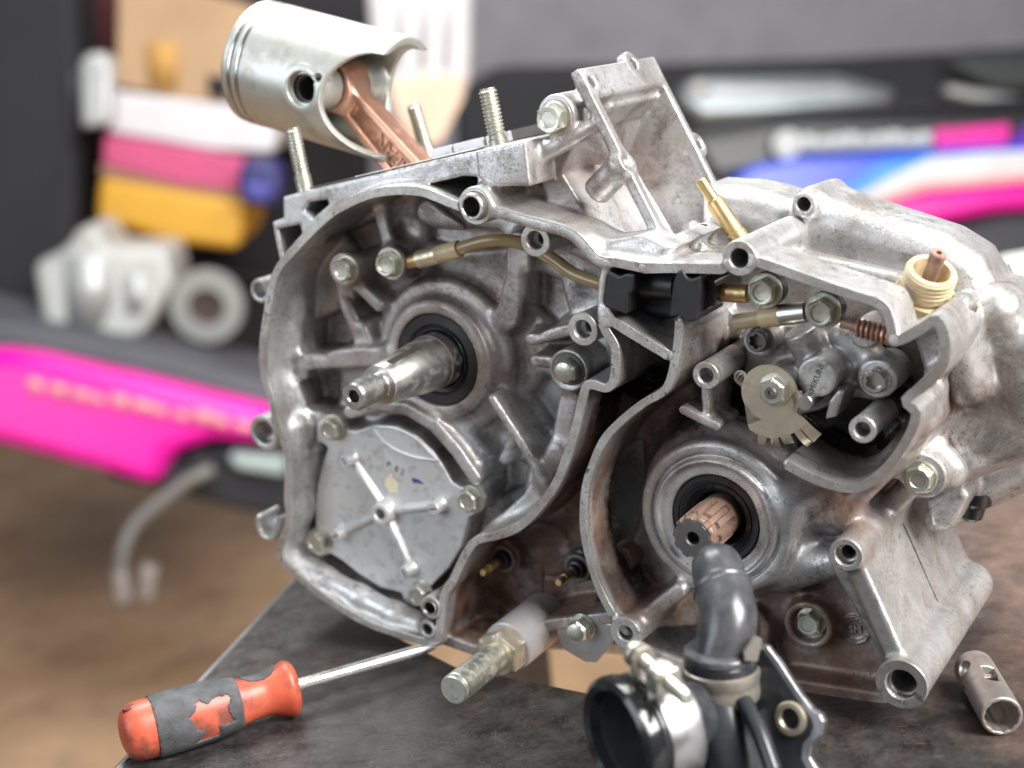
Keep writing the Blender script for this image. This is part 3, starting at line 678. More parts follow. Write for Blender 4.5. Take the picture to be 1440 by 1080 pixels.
# ------------------------------------------------------------------ engine parts
def hexbolt(c,w0,R,h,wr,m=None,wm=None,name='bolt',dome=False,parent=None,axis=(0,0,1),o=None,dimple=True):
    """hex head on a washer; c=(u,v) of the axis, w0 seat height"""
    o=np.array([c[0],c[1],w0]) if o is None else np.asarray(o,float);m=m or M['zinc']
    ph=[(R*.97,1.2,'hex'),(R,1.5,'hex'),(R,h-1.0,'hex'),(R*.93,h-.5,'hex'),(R*.80,h),(R*.55,h-(.0 if dome else .1)),(R*.5,h-(.5 if dimple else .05)),(.1,h-(.55 if dimple else .0))]
    if dome: ph=ph[:4]+[(R*.78,h+.2),(R*.5,h+.7),(R*.2,h+.9),(.1,h+.92)]
    b=lathe(name,o,axis,ph,m,parent or eng,'engine',n=48,auto=24)
    w_=lathe('washer',o,axis,[(R*.6,.02),(wr,.02),(wr,.9),(wr*.93,1.25),(R*.9,1.35)],wm or m,b,'engine',n=40)
    return b
def threaded(r,a,b,p=1.1,d=.45):
    out=[];x=a;n=max(2,int(abs(b-a)/p))
    for i in range(n):
        t=a+(b-a)*i/n;dt=(b-a)/n;out+=[(r-d,t+dt*.08),(r,t+dt*.40),(r,t+dt*.6),(r-d,t+dt*.95)]
    return out
# cover plate
pl=ep('cover_plate',*prism_data(PLw,-19.1,-15.5,lambda p,h:np.array([p[0],p[1],h])),M['plate'],smooth=False);bevel(pl,.0007,2)
hub=P(535,723,-10)
el('hub',hub,[(6.6,-15.6),(6.2,-13),(5.6,-9.4),(5.1,-9),(3.4,-9),(2.7,-9.9),(2.7,-17),(.1,-17)],M['plate'],pl)
for q in [(484,649),(609,716),(471,754),(568,806)]:
    e=P(*q,-9.5);dv=(e-hub)/np.linalg.norm(e-hub);nv=np.array([-dv[1],dv[0]])
    sec=[(-3.0,-15.6),(-2.2,-14.1),(-1.2,-12.6),(1.2,-12.6),(2.2,-14.1),(3.0,-15.6)]
    a0=hub+dv*5;a1=e-dv*1.0;Vv=[];n_=len(sec)
    for pnt,sh in((a0,0),(a1,-.9)):
        for x,h in sec: q2=pnt+nv*x*.95;Vv.append((q2[0],q2[1],max(h+sh,-15.6)))
    Fc=[(i,(i+1)%n_,n_+(i+1)%n_,n_+i) for i in range(n_)]+[tuple(range(n_-1,-1,-1)),tuple(range(n_,2*n_))]
    bevel(ep('rib',Vv,Fc,M['plate'],pl,smooth=True,auto=60),.0004,2)
    el('pin',e,[(4.6,-15.6),(3.9,-14.5),(3.4,-13),(3.2,-9.8),(2.9,-9.4),(.1,-9.4)],M['plate'],pl)
    sl=np.array([nv*.35+dv*1.9,-nv*.35+dv*1.9,-nv*.35-dv*1.9,nv*.35-dv*1.9])+e
    ep('slot_mark',*prism_data(sl,-9.5,-9.33,lambda p,h:np.array([p[0],p[1],h])),M['bore'],pl,smooth=False)
# raised lens-shaped line on the plate
lens=zm([(512,172),(545,215),(600,255),(680,285),(760,296)],340,540,2.769)
Vv,Fc=tube_data(catmull([E3(*q,-15.4) for q in lens]),.75,8);ep('raised_line',Vv,Fc,M['plate'],pl)
lens=zm([(520,166),(600,172),(675,210),(735,268),(765,298)],340,540,2.769)
Vv,Fc=tube_data(catmull([E3(*q,-15.4) for q in lens]),.7,8);ep('raised_line',Vv,Fc,M['plate'],pl)
def decal(name,pts,w,m,parent,t=.12): return ep(name,*prism_data(PS(pts,w),w-.05,w+t,lambda p,h:np.array([p[0],p[1],h])),m,parent,smooth=False)
decal('paint_chip',zm([(370,480),(405,460),(445,415),(458,420),(452,460),(490,490),(530,545),(532,655),(500,650),(465,665),(420,640),(400,590),(370,580)],500,620,9),-15.5,M['cream'],pl)
decal('marker_dash',zm([(708,470),(740,470),(800,490),(862,540),(850,550),(800,535),(730,530)],500,620,9),-15.5,M['blue'],pl)
tx=e2w;tdir=P(572,668,-15.5)-P(540,650,-15.5)
text_mesh('stamp','P  8 2',E3(556,659,-15.5),np.array([tdir[0],tdir[1],0]),np.array([-tdir[1],tdir[0],0]),4.6,M['bore'],pl,'engine',ext=.06)
for q in [(461,606),(655,707),(441,765),(585,840)]:
    hexbolt(P(*q,-9.2),-15.4,5.6,6.2,6.9)
hexbolt(P(478,381,-7),-13.4,5.6,6.2,6.9);hexbolt(P(793,524,-6),-12.4,5.8,6.6,7.2,M['zinc'],M['dark'],dome=True)
hexbolt(P(771,168,-9),-16,6.6,7.5,7.8);hexbolt(P(1135,880,-24),-31,5.5,6.8,6.9);hexbolt(P(1290,676,-30),-36,6.0,6,7.0)
# crank seal and shaft
el('crank_seal',CR,[(22.6,-24),(22.6,-19.2),(21.9,-18.6),(17.4,-18.7),(16.2,-20.2),(15.6,-20.4),(15.2,-19.6),(14.4,-19.8),(13.6,-22),(13.0,-24),(13.0,-30),(22.6,-30)],M['rubber'],n=64,closed=True)
cs=el('crankshaft',CR,[(16,-60),(13.2,-60),(13.2,-12.6),(12.9,-12.5),(12.9,-11.6),(13.1,-11.4),(9.5,28.6),(9.1,29.2),(6.3,29.3),(5.8,30),(5.8,33.2)]+threaded(6.75,33.4,47.5,1.35,.55)+[(5.9,47.9),(5.3,48.6),(3.3,48.6),(2.7,47.8),(2.5,36),(.1,36)],M['steel'],n=72)
a=el('shoulder_band',CR,[(12.93,-12.45),(13.25,-12.4),(13.2,-11.7),(12.93,-11.65)],M['rust'],cs,n=72,closed=True)
kd=P(560,497,18)-CR;kd/=np.linalg.norm(kd);kn=np.array([-kd[1],kd[0]])
# keyway slot along the top of the taper
kk=[];
for w_,rr in((24,10.02),(2,12.0)):
    for sx in(-1.6,1.6):
        for rz in(-1.2,.06): q=CR+kd*(rr+rz)+kn*sx;kk.append((q[0],q[1],w_))
ep('keyway',kk,[(0,1,3,2),(4,6,7,5),(0,2,6,4),(1,5,7,3),(0,4,5,1),(2,3,7,6)],M['bore'],cs,smooth=False)
# output seal and splined shaft
el('output_seal',OUT,[(20.3,-24),(20.3,-13.0),(19.6,-12.4),(17.6,-12.5),(17.2,-13.2),(16.6,-13.2),(16.2,-12.5),(14.4,-12.9),(14.0,-14.4),(13.2,-14.6),(12.6,-14.0),(11.8,-15.5),(10.2,-20),(10.2,-28),(20.3,-28)],M['gloss'],n=72,closed=True)
NS=10
def spl(deep):
    def f(a,r):
        t=(a*NS/(2*math.pi))%1;return r if .14<t<.66 else r-deep
    return f
osx=el('output_shaft',OUT,[(9.6,-40),(9.6,-12),(9.9,-11.8,spl(1.7)),(9.9,4.4,spl(1.7)),(8.0,4.6),(8.0,7.0),(9.7,7.2,spl(1.7)),(9.7,10.8,spl(1.7)),(9.3,11.6,spl(1.4)),(8.4,11.9),(2.8,11.5),(2.7,2),(.1,2)],M['rust'],n=160,auto=22)
el('shaft_end',OUT,[(9.0,11.6,spl(1.3)),(8.8,12.1,spl(1.3)),(3.2,12.15),(2.7,11.5),(2.6,3),(.1,3)],M['dark'],osx,n=160,closed=True)
# studs
for a,b,w_,r_ in [((429,266),(411,180),-24,4.1),((704,217),(685,124),-20,4.3),((604,224),(581,148),-96,4.1)]:
    p0=E3(*a,w_);p1=E3(*b,w_);L=np.linalg.norm(p1-p0)
    lathe('stud',p0-(p1-p0)/L*6,p1-p0,[(r_,0),(r_,6+L*.22),(r_*.86,6+L*.25),(r_*.86,6+L*.30)]+threaded(r_*.97,6+L*.30,6+L*.97,1.55,.75)+[(r_*.8,6+L),(.1,6+L)],M['zinc'],eng,'engine',n=28)
# base gasket and the machined rims round the barrel seat
g0=P(418,270,-11);gd3=np.array([dk[0],dk[1],0])
def deckbox(name,s0,s1,h0,h1,w0,w1,m):
    q=lambda s_,h_:g0+dk*s_+nrm*h_
    return bevel(ep(name,*prism_data([q(s0,h0),q(s1,h0),q(s1,h1),q(s0,h1)],w0,w1,lambda p,h:np.array([p[0],p[1],h])),m,smooth=False),.0003)
deckbox('base_gasket',6,104,.1,.7,-40,-12,M['dark'])
deckbox('base_gasket',34,101,.1,1.0,-37.5,-13,M['plate'])
for a_,b_ in((58,70),(71.5,88),(90,103)): deckbox('port_rim',a_,b_,.6,5.2,-46,-43.4,M['plate'])
deckbox('port_rim',58,103,.6,5.6,-100,-96,M['dark'])
# piston -------------------------------------------------------------
pinc=P(424,125,-28)
pdv=P(530,148,-58)-P(335,92,-58);pdv/=np.linalg.norm(pdv);pnv=np.array([-pdv[1],pdv[0]])
PW=-58.;PR=31.2
a0=(P(366,98,-58)-pinc)@pdv;a1=(P(562,150,-58)-pinc)@pdv
print('piston axial',a0,a1)
def p2e(L): L=np.asarray(L,float);q=pinc+L[:,0:1]*pdv+L[:,1:2]*pnv;return np.concatenate([q,L[:,2:3]+PW],1)
v=Vol((a0-3,-34,-34),(a1+3,34,34),.6)
def body_(x,y,z):
    rr=np.sqrt(y[None,:,None]**2+z[None,None,:]**2)+0*x[:,None,None];xx=x[:,None,None]
    return v.comb(rr-PR,np.maximum(a0-xx,xx-a1),1.2)
v.op(body_,(a0,-PR,-PR),(a1,PR,PR),.6,False)
def cav(x,y,z):
    rr=np.sqrt(y[None,:,None]**2+z[None,None,:]**2)+0*x[:,None,None];xx=x[:,None,None]
    return v.comb(rr-(PR-3.9),np.maximum(a0+9-xx,xx-a1-5),4)
v.op(cav,(a0+9,-PR,-PR),(a1+5,PR,PR),.6,True)
for s_ in(-1,1): v.rod((0,0,s_*29.5),(0,0,s_*11),11.2,k=2.5);v.cap((a0+6,0,s_*22),(0,0,s_*20),9,k=3)
# arched cut-outs on the pin sides
def arch(x,y,z):
    X,Y=np.meshgrid(x,y,indexing='ij');d2=np.minimum(np.hypot(X-36,(Y+1)*1.0)-24.5,np.maximum(np.abs(Y+1)-24.5+(X-36)*.06,36-X))
    return d2[:,:,None]+0*z[None,None,:]
for zz in((-36,-11),(11,36)): v.op(arch,(11,-30,zz[0]),(a1+6,30,zz[1]),.7,True)
v.rod((0,0,-40),(0,0,40),8.15,k=.5,sub=True)
v.rod((5.5,5.2,20),(5.5,5.2,40),2.0,k=.5,sub=True);v.rod((9,7.5,20),(9,7.5,40),1.9,k=.5,sub=True)
for ga in(a0+5.2,a0+10.2):
    def grv(x,y,z):
        rr=np.sqrt(y[None,:,None]**2+z[None,None,:]**2)+0*x[:,None,None];xx=x[:,None,None]
        return np.maximum(np.abs(xx-ga)-1.0,(PR-1.6)-rr)
    v.op(grv,(ga-1,-PR,-PR),(ga+1,PR,PR),.3,True)
V,Q=v.surf()
pis=ep('piston',p2e(V),Q,M['piston'])
ax3=np.array([pdv[0],pdv[1],0])
for ga in(a0+5.2,a0+10.2):
    o=p2e([[ga-.75,0,0]])[0]
    lathe('piston_ring',o,ax3,[(PR-1.7,0),(PR+.12,0),(PR+.25,.2),(PR+.25,1.2),(PR+.12,1.4),(PR-1.7,1.4)],M['ring'],pis,'engine',n=96,closed=True)
lathe('wrist_pin',(pinc[0],pinc[1],PW),(0,0,1),[(5.7,-27),(8.1,-27),(8.1,25),(7.7,25.5),(6.1,25.5),(5.7,25)],M['dark'],pis,'engine',n=48,closed=True)
lathe('circlip',(pinc[0],pinc[1],PW),(0,0,1),[(7.2,26.6),(8.2,26.6),(8.2,27.6),(7.2,27.6)],M['steel'],pis,'engine',n=48,closed=True)
# connecting rod ------------------------------------------------------
re=P(598,262,-58);rdv=(re-pinc);RL=np.linalg.norm(rdv);rdv/=RL;rnv=np.array([-rdv[1],rdv[0]])
def r2e(L): L=np.asarray(L,float);q=pinc+L[:,0:1]*rdv+L[:,1:2]*rnv;return np.concatenate([q,L[:,2:3]+PW],1)
v=Vol((-15,-17,-12),(RL+26,17,12),.5)
v.cyl((0,0),12.8,-10,10,k=1,r=1.5)
v.poly(np.array([(0,-8.2),(16,-7.8),(RL+2,-10.6),(RL+2,10.6),(16,7.8),(0,8.2)]),-7,7,k=5,r=1.6)
for s_ in(-1,1): v.poly(np.array([(17,-3.6),(RL+18,-6.4),(RL+18,6.4),(17,3.6)]),3.6 if s_>0 else -9,9 if s_>0 else -3.6,k=1.2,r=1,sub=True)
v.cyl((0,0),10.0,-20,20,k=.6,r=0,sub=True)
V,Q=v.surf();rodo=ep('connecting_rod',r2e(V),Q,M['copper'])
lathe('small_end_bearing',(pinc[0],pinc[1],PW),(0,0,1),[(8.2,-10.3),(9.9,-10.3),(9.9,10.6),(8.2,10.6)],M['dark'],rodo,'engine',n=48,closed=True)
o=r2e([[RL*.70,-.2,3.75]])[0]
text_mesh('forged_lettering','JAPAN',o,np.array([-rdv[0],-rdv[1],0]),np.array([-rnv[0],-rnv[1],0]),9.4,M['copper'],rodo,'engine',ext=.9)
# sleeves, switches, spindle -------------------------------------------
el('dowel_sleeve',P(669,289,1),[(4.3,-18),(6.0,-18),(6.0,4.6),(5.6,5.2),(4.7,5.2),(4.3,4.7)],M['steel'],n=40,closed=True)
el('dowel_sleeve',P(606,854,0),[(3.1,-18),(4.05,-18),(4.05,1.2),(3.8,1.5),(3.4,1.5),(3.1,1.1)],M['steel'],n=32,closed=True)
for q,m1 in(((707,786),M['rust']),((812,799),M['dark'])):
    c=P(*q,-26)
    sw=el('switch',c,[(8.8,-37,'hex'),(9,-33,'hex'),(9,-29,'hex'),(8.2,-28.3,'hex'),(7.0,-28),(6.8,-25.8),(5.6,-25.6),(4.4,-26.6),(.1,-26.6)],m1,n=48,auto=24)
    el('insulator',c,[(4.3,-27),(4.2,-23.5),(3.2,-23),(3.0,-20),(2.4,-19.6),(.1,-19.6)],M['rubber'],sw)
    el('terminal',c,[(1.9,-21),(1.9,-13.5),(2.1,-13.3),(2.1,-12.6),(1.75,-12.4),(1.75,-7.2),(1.3,-6.8),(.1,-6.8)],M['brass'],sw,n=24)
el('blanking_button',P(871,789,-26),[(6.8,-38),(6.8,-27),(6.2,-26.2),(.1,-26)],M['rust'],n=40)
sp=P(637,971,58)
spn=el('spindle',sp,[(6.2,-8),(6.2,24),(6.9,25),(6.9,54.5),(6.3,54.8),(6.3,55.6),(6.9,55.8),(6.7,57.6),(6.1,58),(.1,58)],M['zinc'],n=48)
el('nut',sp,[(11.2,10,'hex'),(11.4,10.4,'hex'),(11.4,20.5,'hex'),(10.6,21.2,'hex'),(9.4,21.4),(6.3,21.4)],M['gold'],spn,n=48,auto=24)
el('collar',sp,[(7,-26),(12.2,-26),(12.2,11.2),(11.4,11.8),(9.2,11.8),(9,9.8),(7,9.8)],M['collar'],spn,n=56)
cp_=ep('collar_flange',*prism_data(PS([(778,872),(800,868),(868,880),(862,902),(838,933),(822,932),(788,912)],-6),-9,-6.5,lambda p,h:np.array([p[0],p[1],h])),M['collar'],spn,smooth=False);bevel(cp_,.0006)
hexbolt(P(806,893,4),-6.4,5.4,8,6.4,dome=True)
# banjo fittings and hoses ----------------------------------------------
def banjo(q,w0,R=6.2,head='hex'):
    c=P(*q,w0+12);b=el('banjo_bolt',c,[(R*.97,w0+7.6,'hex'),(R,w0+8,'hex'),(R,w0+11.4,'hex'),(R*.92,w0+12,'hex'),(R*.78,w0+12.4),(R*.62,w0+12.3),(R*.55,w0+11.2),(.1,w0+11.0)],M['zinc'],n=48,auto=24)
    el('washer',c,[(3,w0+6.3),(R*1.22,w0+6.3),(R*1.22,w0+7.6),(3,w0+7.6)],M['zinc'],b,n=40,closed=True)
    el('banjo_eye',c,[(3,w0),(R*1.16,w0),(R*1.25,w0+.7),(R*1.25,w0+5.6),(R*1.16,w0+6.2),(3,w0+6.2)],M['rubber'] if q[0]>900 else M['dark'],b,n=40,closed=True)
    return b,c
b1,c1=banjo((541,373),-16)
def fit(name,pts,r,m,parent,n=20): Vv,Fc=tube_data(pts,r,n);return ep(name,Vv,Fc,m,parent)
def seg(a,b,w): p,q=E3(*a,w),E3(*b,w);return [p+(q-p)*t for t in np.linspace(0,1,5)]
fit('banjo_pipe',seg((560,372),(594,364),-13),3.1,M['brass'],b1)
fit('crimp_ferrule',seg((589,365),(616,358),-13),[4.2,4.3,4.3,4.3,4.1],M['gold'],b1)
fit('clamp_sleeve',seg((614,358.5),(646,350),-13),[4.0,4.3,4.1,4.3,4.0],M['nylon'],b1)
hp=catmull([E3(*q,w_) for q,w_ in [((640,352),-13),((665,344),-13),((692,338),-14),((725,340),-16),((752,350),-18),((780,366),-18),((805,384),-17),((832,395),-16),((862,404),-16)]],6)
fit('hose',hp,3.0,M['hose'],b1,16)
b2,c2=banjo((1070,412),-18,5.9);b3,c3=banjo((1152,441),-18,6.0)
fit('banjo_pipe',seg((1016,411),(1052,413),-14),3.9,M['brass'],b2)
fit('banjo_pipe',seg((1098,443),(1134,439),-14),[4.4,4.5,4.5,4.5,4.4],M['steel'],b3)
fit('clamp_sleeve',seg((1070,447),(1100,443),-14),[4.3,4.6,4.3,4.6,4.3],M['nylon'],b3)
fit('hose',seg((1034,453),(1075,447),-16),[3.2,3.4,3.4,3.4,3.4],M['nylon'],b3)
# rubber grommet block ---------------------------------------------------
gz=lambda pts:zm(pts,840,360,5.143)
gr=ep('grommet',*prism_data(PS(gz([(78,110),(150,150),(205,130),(262,135),(240,255),(215,300),(210,425),(60,372),(36,330),(55,230)]),1),-28,1.2,lambda p,h:np.array([p[0],p[1],h])),M['rubber'],smooth=False);bevel(gr,.0008)
g2=ep('grommet_plate',*prism_data(PS(gz([(575,112),(612,100),(650,160),(690,165),(745,142),(742,262),(716,470),(655,482),(600,432),(518,442),(535,300),(548,200)]),1),-28,1.4,lambda p,h:np.array([p[0],p[1],h])),M['rubber'],gr,smooth=False);bevel(g2,.0008)
g3=ep('grommet_core',*prism_data(PS(gz([(200,80),(640,80),(620,330),(560,470),(200,420)]),-20),-34,-19,lambda p,h:np.array([p[0],p[1],h])),M['rubber'],gr,smooth=False);bevel(g3,.003,3)
Vv,Fc=tube_data([E3(880,396,-16),E3(952,402,-16)],6.5,24);ep('cable_sleeve',Vv,Fc,M['rubber'],gr)
g4=ep('cable_boot',*prism_data(PS(gz([(735,150),(800,130),(860,170),(880,260),(870,350),(820,375),(740,440),(715,460)]),-8),-34,-5,lambda p,h:np.array([p[0],p[1],h])),M['gloss'],gr,smooth=False);bevel(g4,.003,3)
# brass breather post ------------------------------------------------------
p0=E3(1046,345,-34);p1=E3(985,253,-34);d=p1-p0;L=np.linalg.norm(d)
lathe('brass_post',p0-d/L*8,d,[(4.2,0),(4.2,8+L*.18),(3.8,8+L*.2),(3.8,8+L*.66),(3.5,8+L*.68),(2.6,8+L*.70),(2.5,8+L*.99),(2.2,8+L),(1.2,8+L),(1.2,8+L*.8),(.1,8+L*.8)],M['brass'],eng,'engine',n=28)
# nylon cable joint ----------------------------------------------------------
nd_=np.array([.30,.86,.34]);nd_/=np.linalg.norm(nd_)
n0=E3(1299,412,-40)
cj=lathe('cable_joint',n0-nd_*5,nd_,[(8.6,0),(8.8,6.0),(9.9,6.4),(9.9,8.2)]+threaded(10.4,8.4,16.5,1.7,.6)+[(9.8,16.8),(7.6,16.9),(7.2,15.5),(6.9,8),(.1,8)],M['nylon'],eng,'engine',n=48)
x_=P(1345,452,-40)-P(1268,398,-40);x_/=np.linalg.norm(x_);x3=np.array([x_[0],x_[1],0]);x3-=nd_*(x3@nd_);x3/=np.linalg.norm(x3);y3=np.cross(nd_,x3)
ov=[];
for i in range(48):
    a=2*math.pi*i/48;r_=13.0;xx=r_*math.cos(a);xx+= 7.5 if xx>0 else 0;ov.append((xx+1,(8.6 if xx>8 else 11.0)*math.sin(a)))
fo=ep('joint_flange',*prism_data(ov,-5.5,-.4,lambda p,h:n0+x3*p[0]+y3*p[1]+nd_*h),M['nylon'],cj,smooth=True,auto=40);bevel(fo,.0005)
lathe('cable_plunger',n0+nd_*2,nd_,[(3.0,0),(3.0,13.5),(3.3,14),(3.3,18.5),(2.9,19),(1.2,19),(1.1,17),(.1,17)],M['rust'],cj,'engine',n=28)
hexbolt((0,0),0,5.6,6.8,6.6,M['zinc'],name='bolt',axis=nd_,o=n0+x3*16.5+nd_*.2,dimple=False)
lathe('bolt_shank',n0+x3*16.5-nd_*11,nd_,[(2.4,0)]+threaded(2.7,.1,11,1.0,.4)+[(.1,11.2)],M['zinc'],cj,'engine',n=20)
# oil pump -----------------------------------------------------------------
zp=lambda pts:zm(pts,1020,480,5.143)
v=Vol((90,-15,-50),(190,75,2),.6)
PF=P(1148,531,-12);PB=PF
v.cyl(PF,8.2,-46,-12,k=1.5,r=.7)
pt=P(1136,480,-22)
v.rod(np.append(P(1150,520,-26),-28),np.append(P(1128,462,-26),-24),7.6,k=2)
v.cyl(P(1088,553,-10),8.5,-46,-14,k=3,r=1)
v.poly(PS([(1050,470),(1078,455),(1180,470),(1240,515),(1252,545),(1232,568),(1190,560),(1150,580),(1060,600),(1040,540)],-30),-47,-32,k=3,r=1.5)
v.cyl(P(1229,537,-20),8.2,-46,-24,k=3,r=1);v.cyl(P(1064,480,-20),7.2,-46,-22,k=3,r=1)
v.strip(PS([(1170,520),(1226,536)],-28),9,-46,-28,k=4,r=2);v.cap(E3(1185,470,-34),E3(1225,500,-34),6,k=4)
v.poly(PS([(1165,565),(1178,548),(1186,552),(1176,586),(1160,590)],-14),-40,-14,k=1,r=.5)
v.cyl(P(1214,470,-22),6,-40,-22,k=3)
V,Q=v.surf()
pump=ep('oil_pump',V,Q,M['cast'])
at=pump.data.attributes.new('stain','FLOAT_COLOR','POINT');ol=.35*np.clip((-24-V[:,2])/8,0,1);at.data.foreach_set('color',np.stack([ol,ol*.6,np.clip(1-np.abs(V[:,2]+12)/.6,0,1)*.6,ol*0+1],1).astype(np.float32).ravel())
td=P(1143,543,-12)-P(1154,514,-12)
text_mesh('maker_lettering','MIKUNI',np.array([PF[0]+.2,PF[1]-.1,-11.95]),np.array([-td[0],-td[1],0]),np.array([td[1],-td[0],0]),3.6,M['bore'],pump,'engine',ext=.1)
for q,w_,sc in[((1229,537),-24,1.),((1064,480),-22,.95)]:
    c=P(*q,w_+4);hb=el('torx_bolt',c,[(5.6*sc,w_-1),(5.6*sc,w_+.2),(5.0*sc,w_+.6),(5.0*sc,w_+3.8),(4.4*sc,w_+4.6),(3.1*sc,w_+4.6,lambda a,r:r*(1+.13*math.cos(6*a))),(3.0*sc,w_+1.4,lambda a,r:r*(1+.13*math.cos(6*a))),(.1,w_+1.4)],M['dark'] if q[0]<1100 else M['steel'],pump,n=72)
el('stop_pin',P(1131,567,-6),[(3.4,-30),(3.4,-6.6),(3.0,-6),(.1,-5.9)],M['steel'],pump,n=24)
LP=-7.5
cc_=P(1082,553,LP)
lev=[cc_+12.0*np.array([math.cos(t),math.sin(t)]) for t in np.radians(np.arange(-22,262,8))]
fan=PS(zp([(205,535),(165,600),(180,640),(240,672),(300,690),(330,700),(335,740),(345,742),(350,700),(400,690),(470,668),(500,660),(550,630),(595,590),(520,512),(548,430),(553,362),(500,360),(480,395)]),LP)
levp=np.array(lev+list(fan))
# order: arc runs counter-clockwise from right over the top to lower left, then the fan comes back
lv=ep('control_lever',*prism_data(levp,LP-.9,LP+.5,lambda p,h:np.array([p[0],p[1],h])),M['gold'],pump,smooth=False);bevel(lv,.0003,2)
for pts,bend in[([(240,672),(305,688),(285,735),(235,730)],0),([(400,692),(470,668),(488,720),(420,735)],0),([(548,632),(598,592),(665,655),(612,708)],0),([(500,660),(545,640),(600,715),(560,750)],1),([(345,700),(385,695),(395,765),(350,765)],1)]:
    pp=PS(zp(pts),LP);cen=pp.mean(0);Vv=[];
    q0,q1,q2,q3=pp
    N_=6
    for i in range(N_+1):
        t=i/N_;l=q0+(q3-q0)*(t*1.45-.1);r=q1+(q2-q1)*(t*1.45-.1);h=LP+.3-(1.0+2.2*bend)*t*t
        out=((q3-q0)+(q2-q1))*.10*math.sin(t*math.pi)
        for q,dz in((l+out,0),(r+out,0),(r+out*.7,-.9),(l+out*.7,-.9)): Vv.append((q[0],q[1],h+dz))
    Fc=[]
    for i in range(N_):
        for k in range(4): Fc.append((i*4+k,i*4+(k+1)%4,(i+1)*4+(k+1)%4,(i+1)*4+k))
    Fc+=[(3,2,1,0),(N_*4,N_*4+1,N_*4+2,N_*4+3)]
    ep('lever_tab',Vv,Fc,M['gold'],pump,smooth=True,auto=40)
nb=P(1085,552,-3)
el('lever_nut',nb,[(6.9,LP+.5),(6.9,LP+1.2),(5.8,LP+1.4,'hex'),(5.9,LP+4.0,'hex'),(5.4,LP+4.6,'hex'),(4.6,LP+4.9),(2.7,LP+4.9)],M['zinc'],pump,n=48,auto=24)
el('pump_spindle',nb,[(2.6,-20),(2.6,LP+5.6),(2.2,LP+6.2),(1.1,LP+6.2),(.9,LP+4.8),(.1,LP+4.8)],M['dark'],pump,n=24)
hx=[]
for i in range(90):
    t=i/90;a=t*2*math.pi*3.2;hx.append(E3(1044,527,-12)+np.array([2.6*math.cos(a),-6*t+2.4*math.sin(a),3-10*t]))
Vv,Fc=tube_data(hx,.6,8);ep('return_spring',Vv,Fc,M['zinc'],pump)
s0=E3(1206,460,-12);s1=E3(1252,473,-12);hx=[];dd=s1-s0;xx,yy,_=basis(dd)
for i in range(140):
    t=i/139;a=t*2*math.pi*6.5;hx.append(s0+dd*t+3.2*(xx*math.cos(a)+yy*math.sin(a)))
Vv,Fc=tube_data(hx,.75,8);ep('idle_spring',Vv,Fc,M['copper'],pump)
lathe('idle_screw',s0-dd*.5,dd,[(2.2,0),(2.2,np.linalg.norm(dd)*1.3),(.1,np.linalg.norm(dd)*1.32)],M['rust'],pump,'engine',n=20)
# casting marks ---------------------------------------------------------------
td=P(1215,951,-36)-P(1140,945,-36)
text_mesh('casting_number','1 0091  7 0 1',E3(1180,949,-35.3),np.array([-td[0],-td[1],0]),np.array([td[1],-td[0],0]),5.6,M['cast'],case,'engine',ext=.45)
text_mesh('casting_letters','SM',E3(1203,885,-35.4),np.array([td[0],td[1],0]),np.array([-td[1],td[0],0]),4.6,M['cast'],case,'engine',ext=.5)
# far bolt end on the mounting bracket
el('bolt',B2,[(6.5,-120,'hex'),(7,-119.5,'hex'),(7,-115,'hex'),(4,-114)],M['zinc'],n=48)
lathe('sensor_plug',E3(1372,690,-86),(-.1,-1,.1),[(8,0),(8,5),(6,7),(5.5,12),(3,14),(.1,14)],M['gloss'],eng,'engine')
# ================================================================== THINGS ON THE BENCH
def onplane(x,y,p,n):
    d=ray(x,y);return CAM+d*(((p-CAM)@n)/(d@n))
# ---- screwdriver
T=onb(622,905.5,12.6);Bt=onb(168,1034,14.2);sd=T-Bt;SL=np.linalg.norm(sd);sd/=SL
def pxo(q): r=q-CAM;z=r@fw;return 720+F*(r@rt)/z,540-F*(r@upv)/z,z
hl=min(np.linspace(0,SL,400),key=lambda t:abs(pxo(Bt+sd*t)[0]-414))
print('screwdriver',SL,hl,pxo(Bt))
def orange_fn(nt,b):
    n=noise(nt,70,6,.7);n2=noise(nt,28,4,.6)
    c=mix(nt,ramp(nt,n2,[(.35,0),(.65,1)]),(.36,.045,.022),(.52,.115,.06));c=mix(nt,math_(nt,'MULTIPLY',ramp(nt,n,[(.45,0),(.62,1)]),.8),c,(.11,.04,.032))
    nt.links.new(c,b.inputs['Base Color']);b.inputs['Roughness'].default_value=.42;bump(nt,b,noise(nt,500,4,.7),.15)
M['orange']=mat('worn_orange_plastic',orange_fn)
M['grip']=plain('grey_soft_grip',(.062,.062,.066),.7,0,110,.45,.5)
ROOT['screwdriver']=(tuple(Bt*np.array([1,1,0])+np.array([0,0,bA[2]])),None)
sc=thing('screwdriver','orange and grey handled screwdriver with worn grip lying before the engine','screwdriver',ROOT['screwdriver'][0])
R0=13.2
hp_=[(0,.10),(.6,.45),(2.2,.78),(5,.95),(9,1.0),(.30*hl,1.02),(.50*hl,.98),(.64*hl,.86),(.74*hl,.74),(.82*hl,.72),(.89*hl,.86),(.945*hl,1.0),(.965*hl,1.0),(.985*hl,.92),(hl,.80),(hl+.2,.2)]
cx,cy,_=basis(sd)
def tri(a,r): return r*(1+.035*math.cos(3*a))
hb=np.interp(np.linspace(0,hl,60),[q[0] for q in hp_],[q[1] for q in hp_])
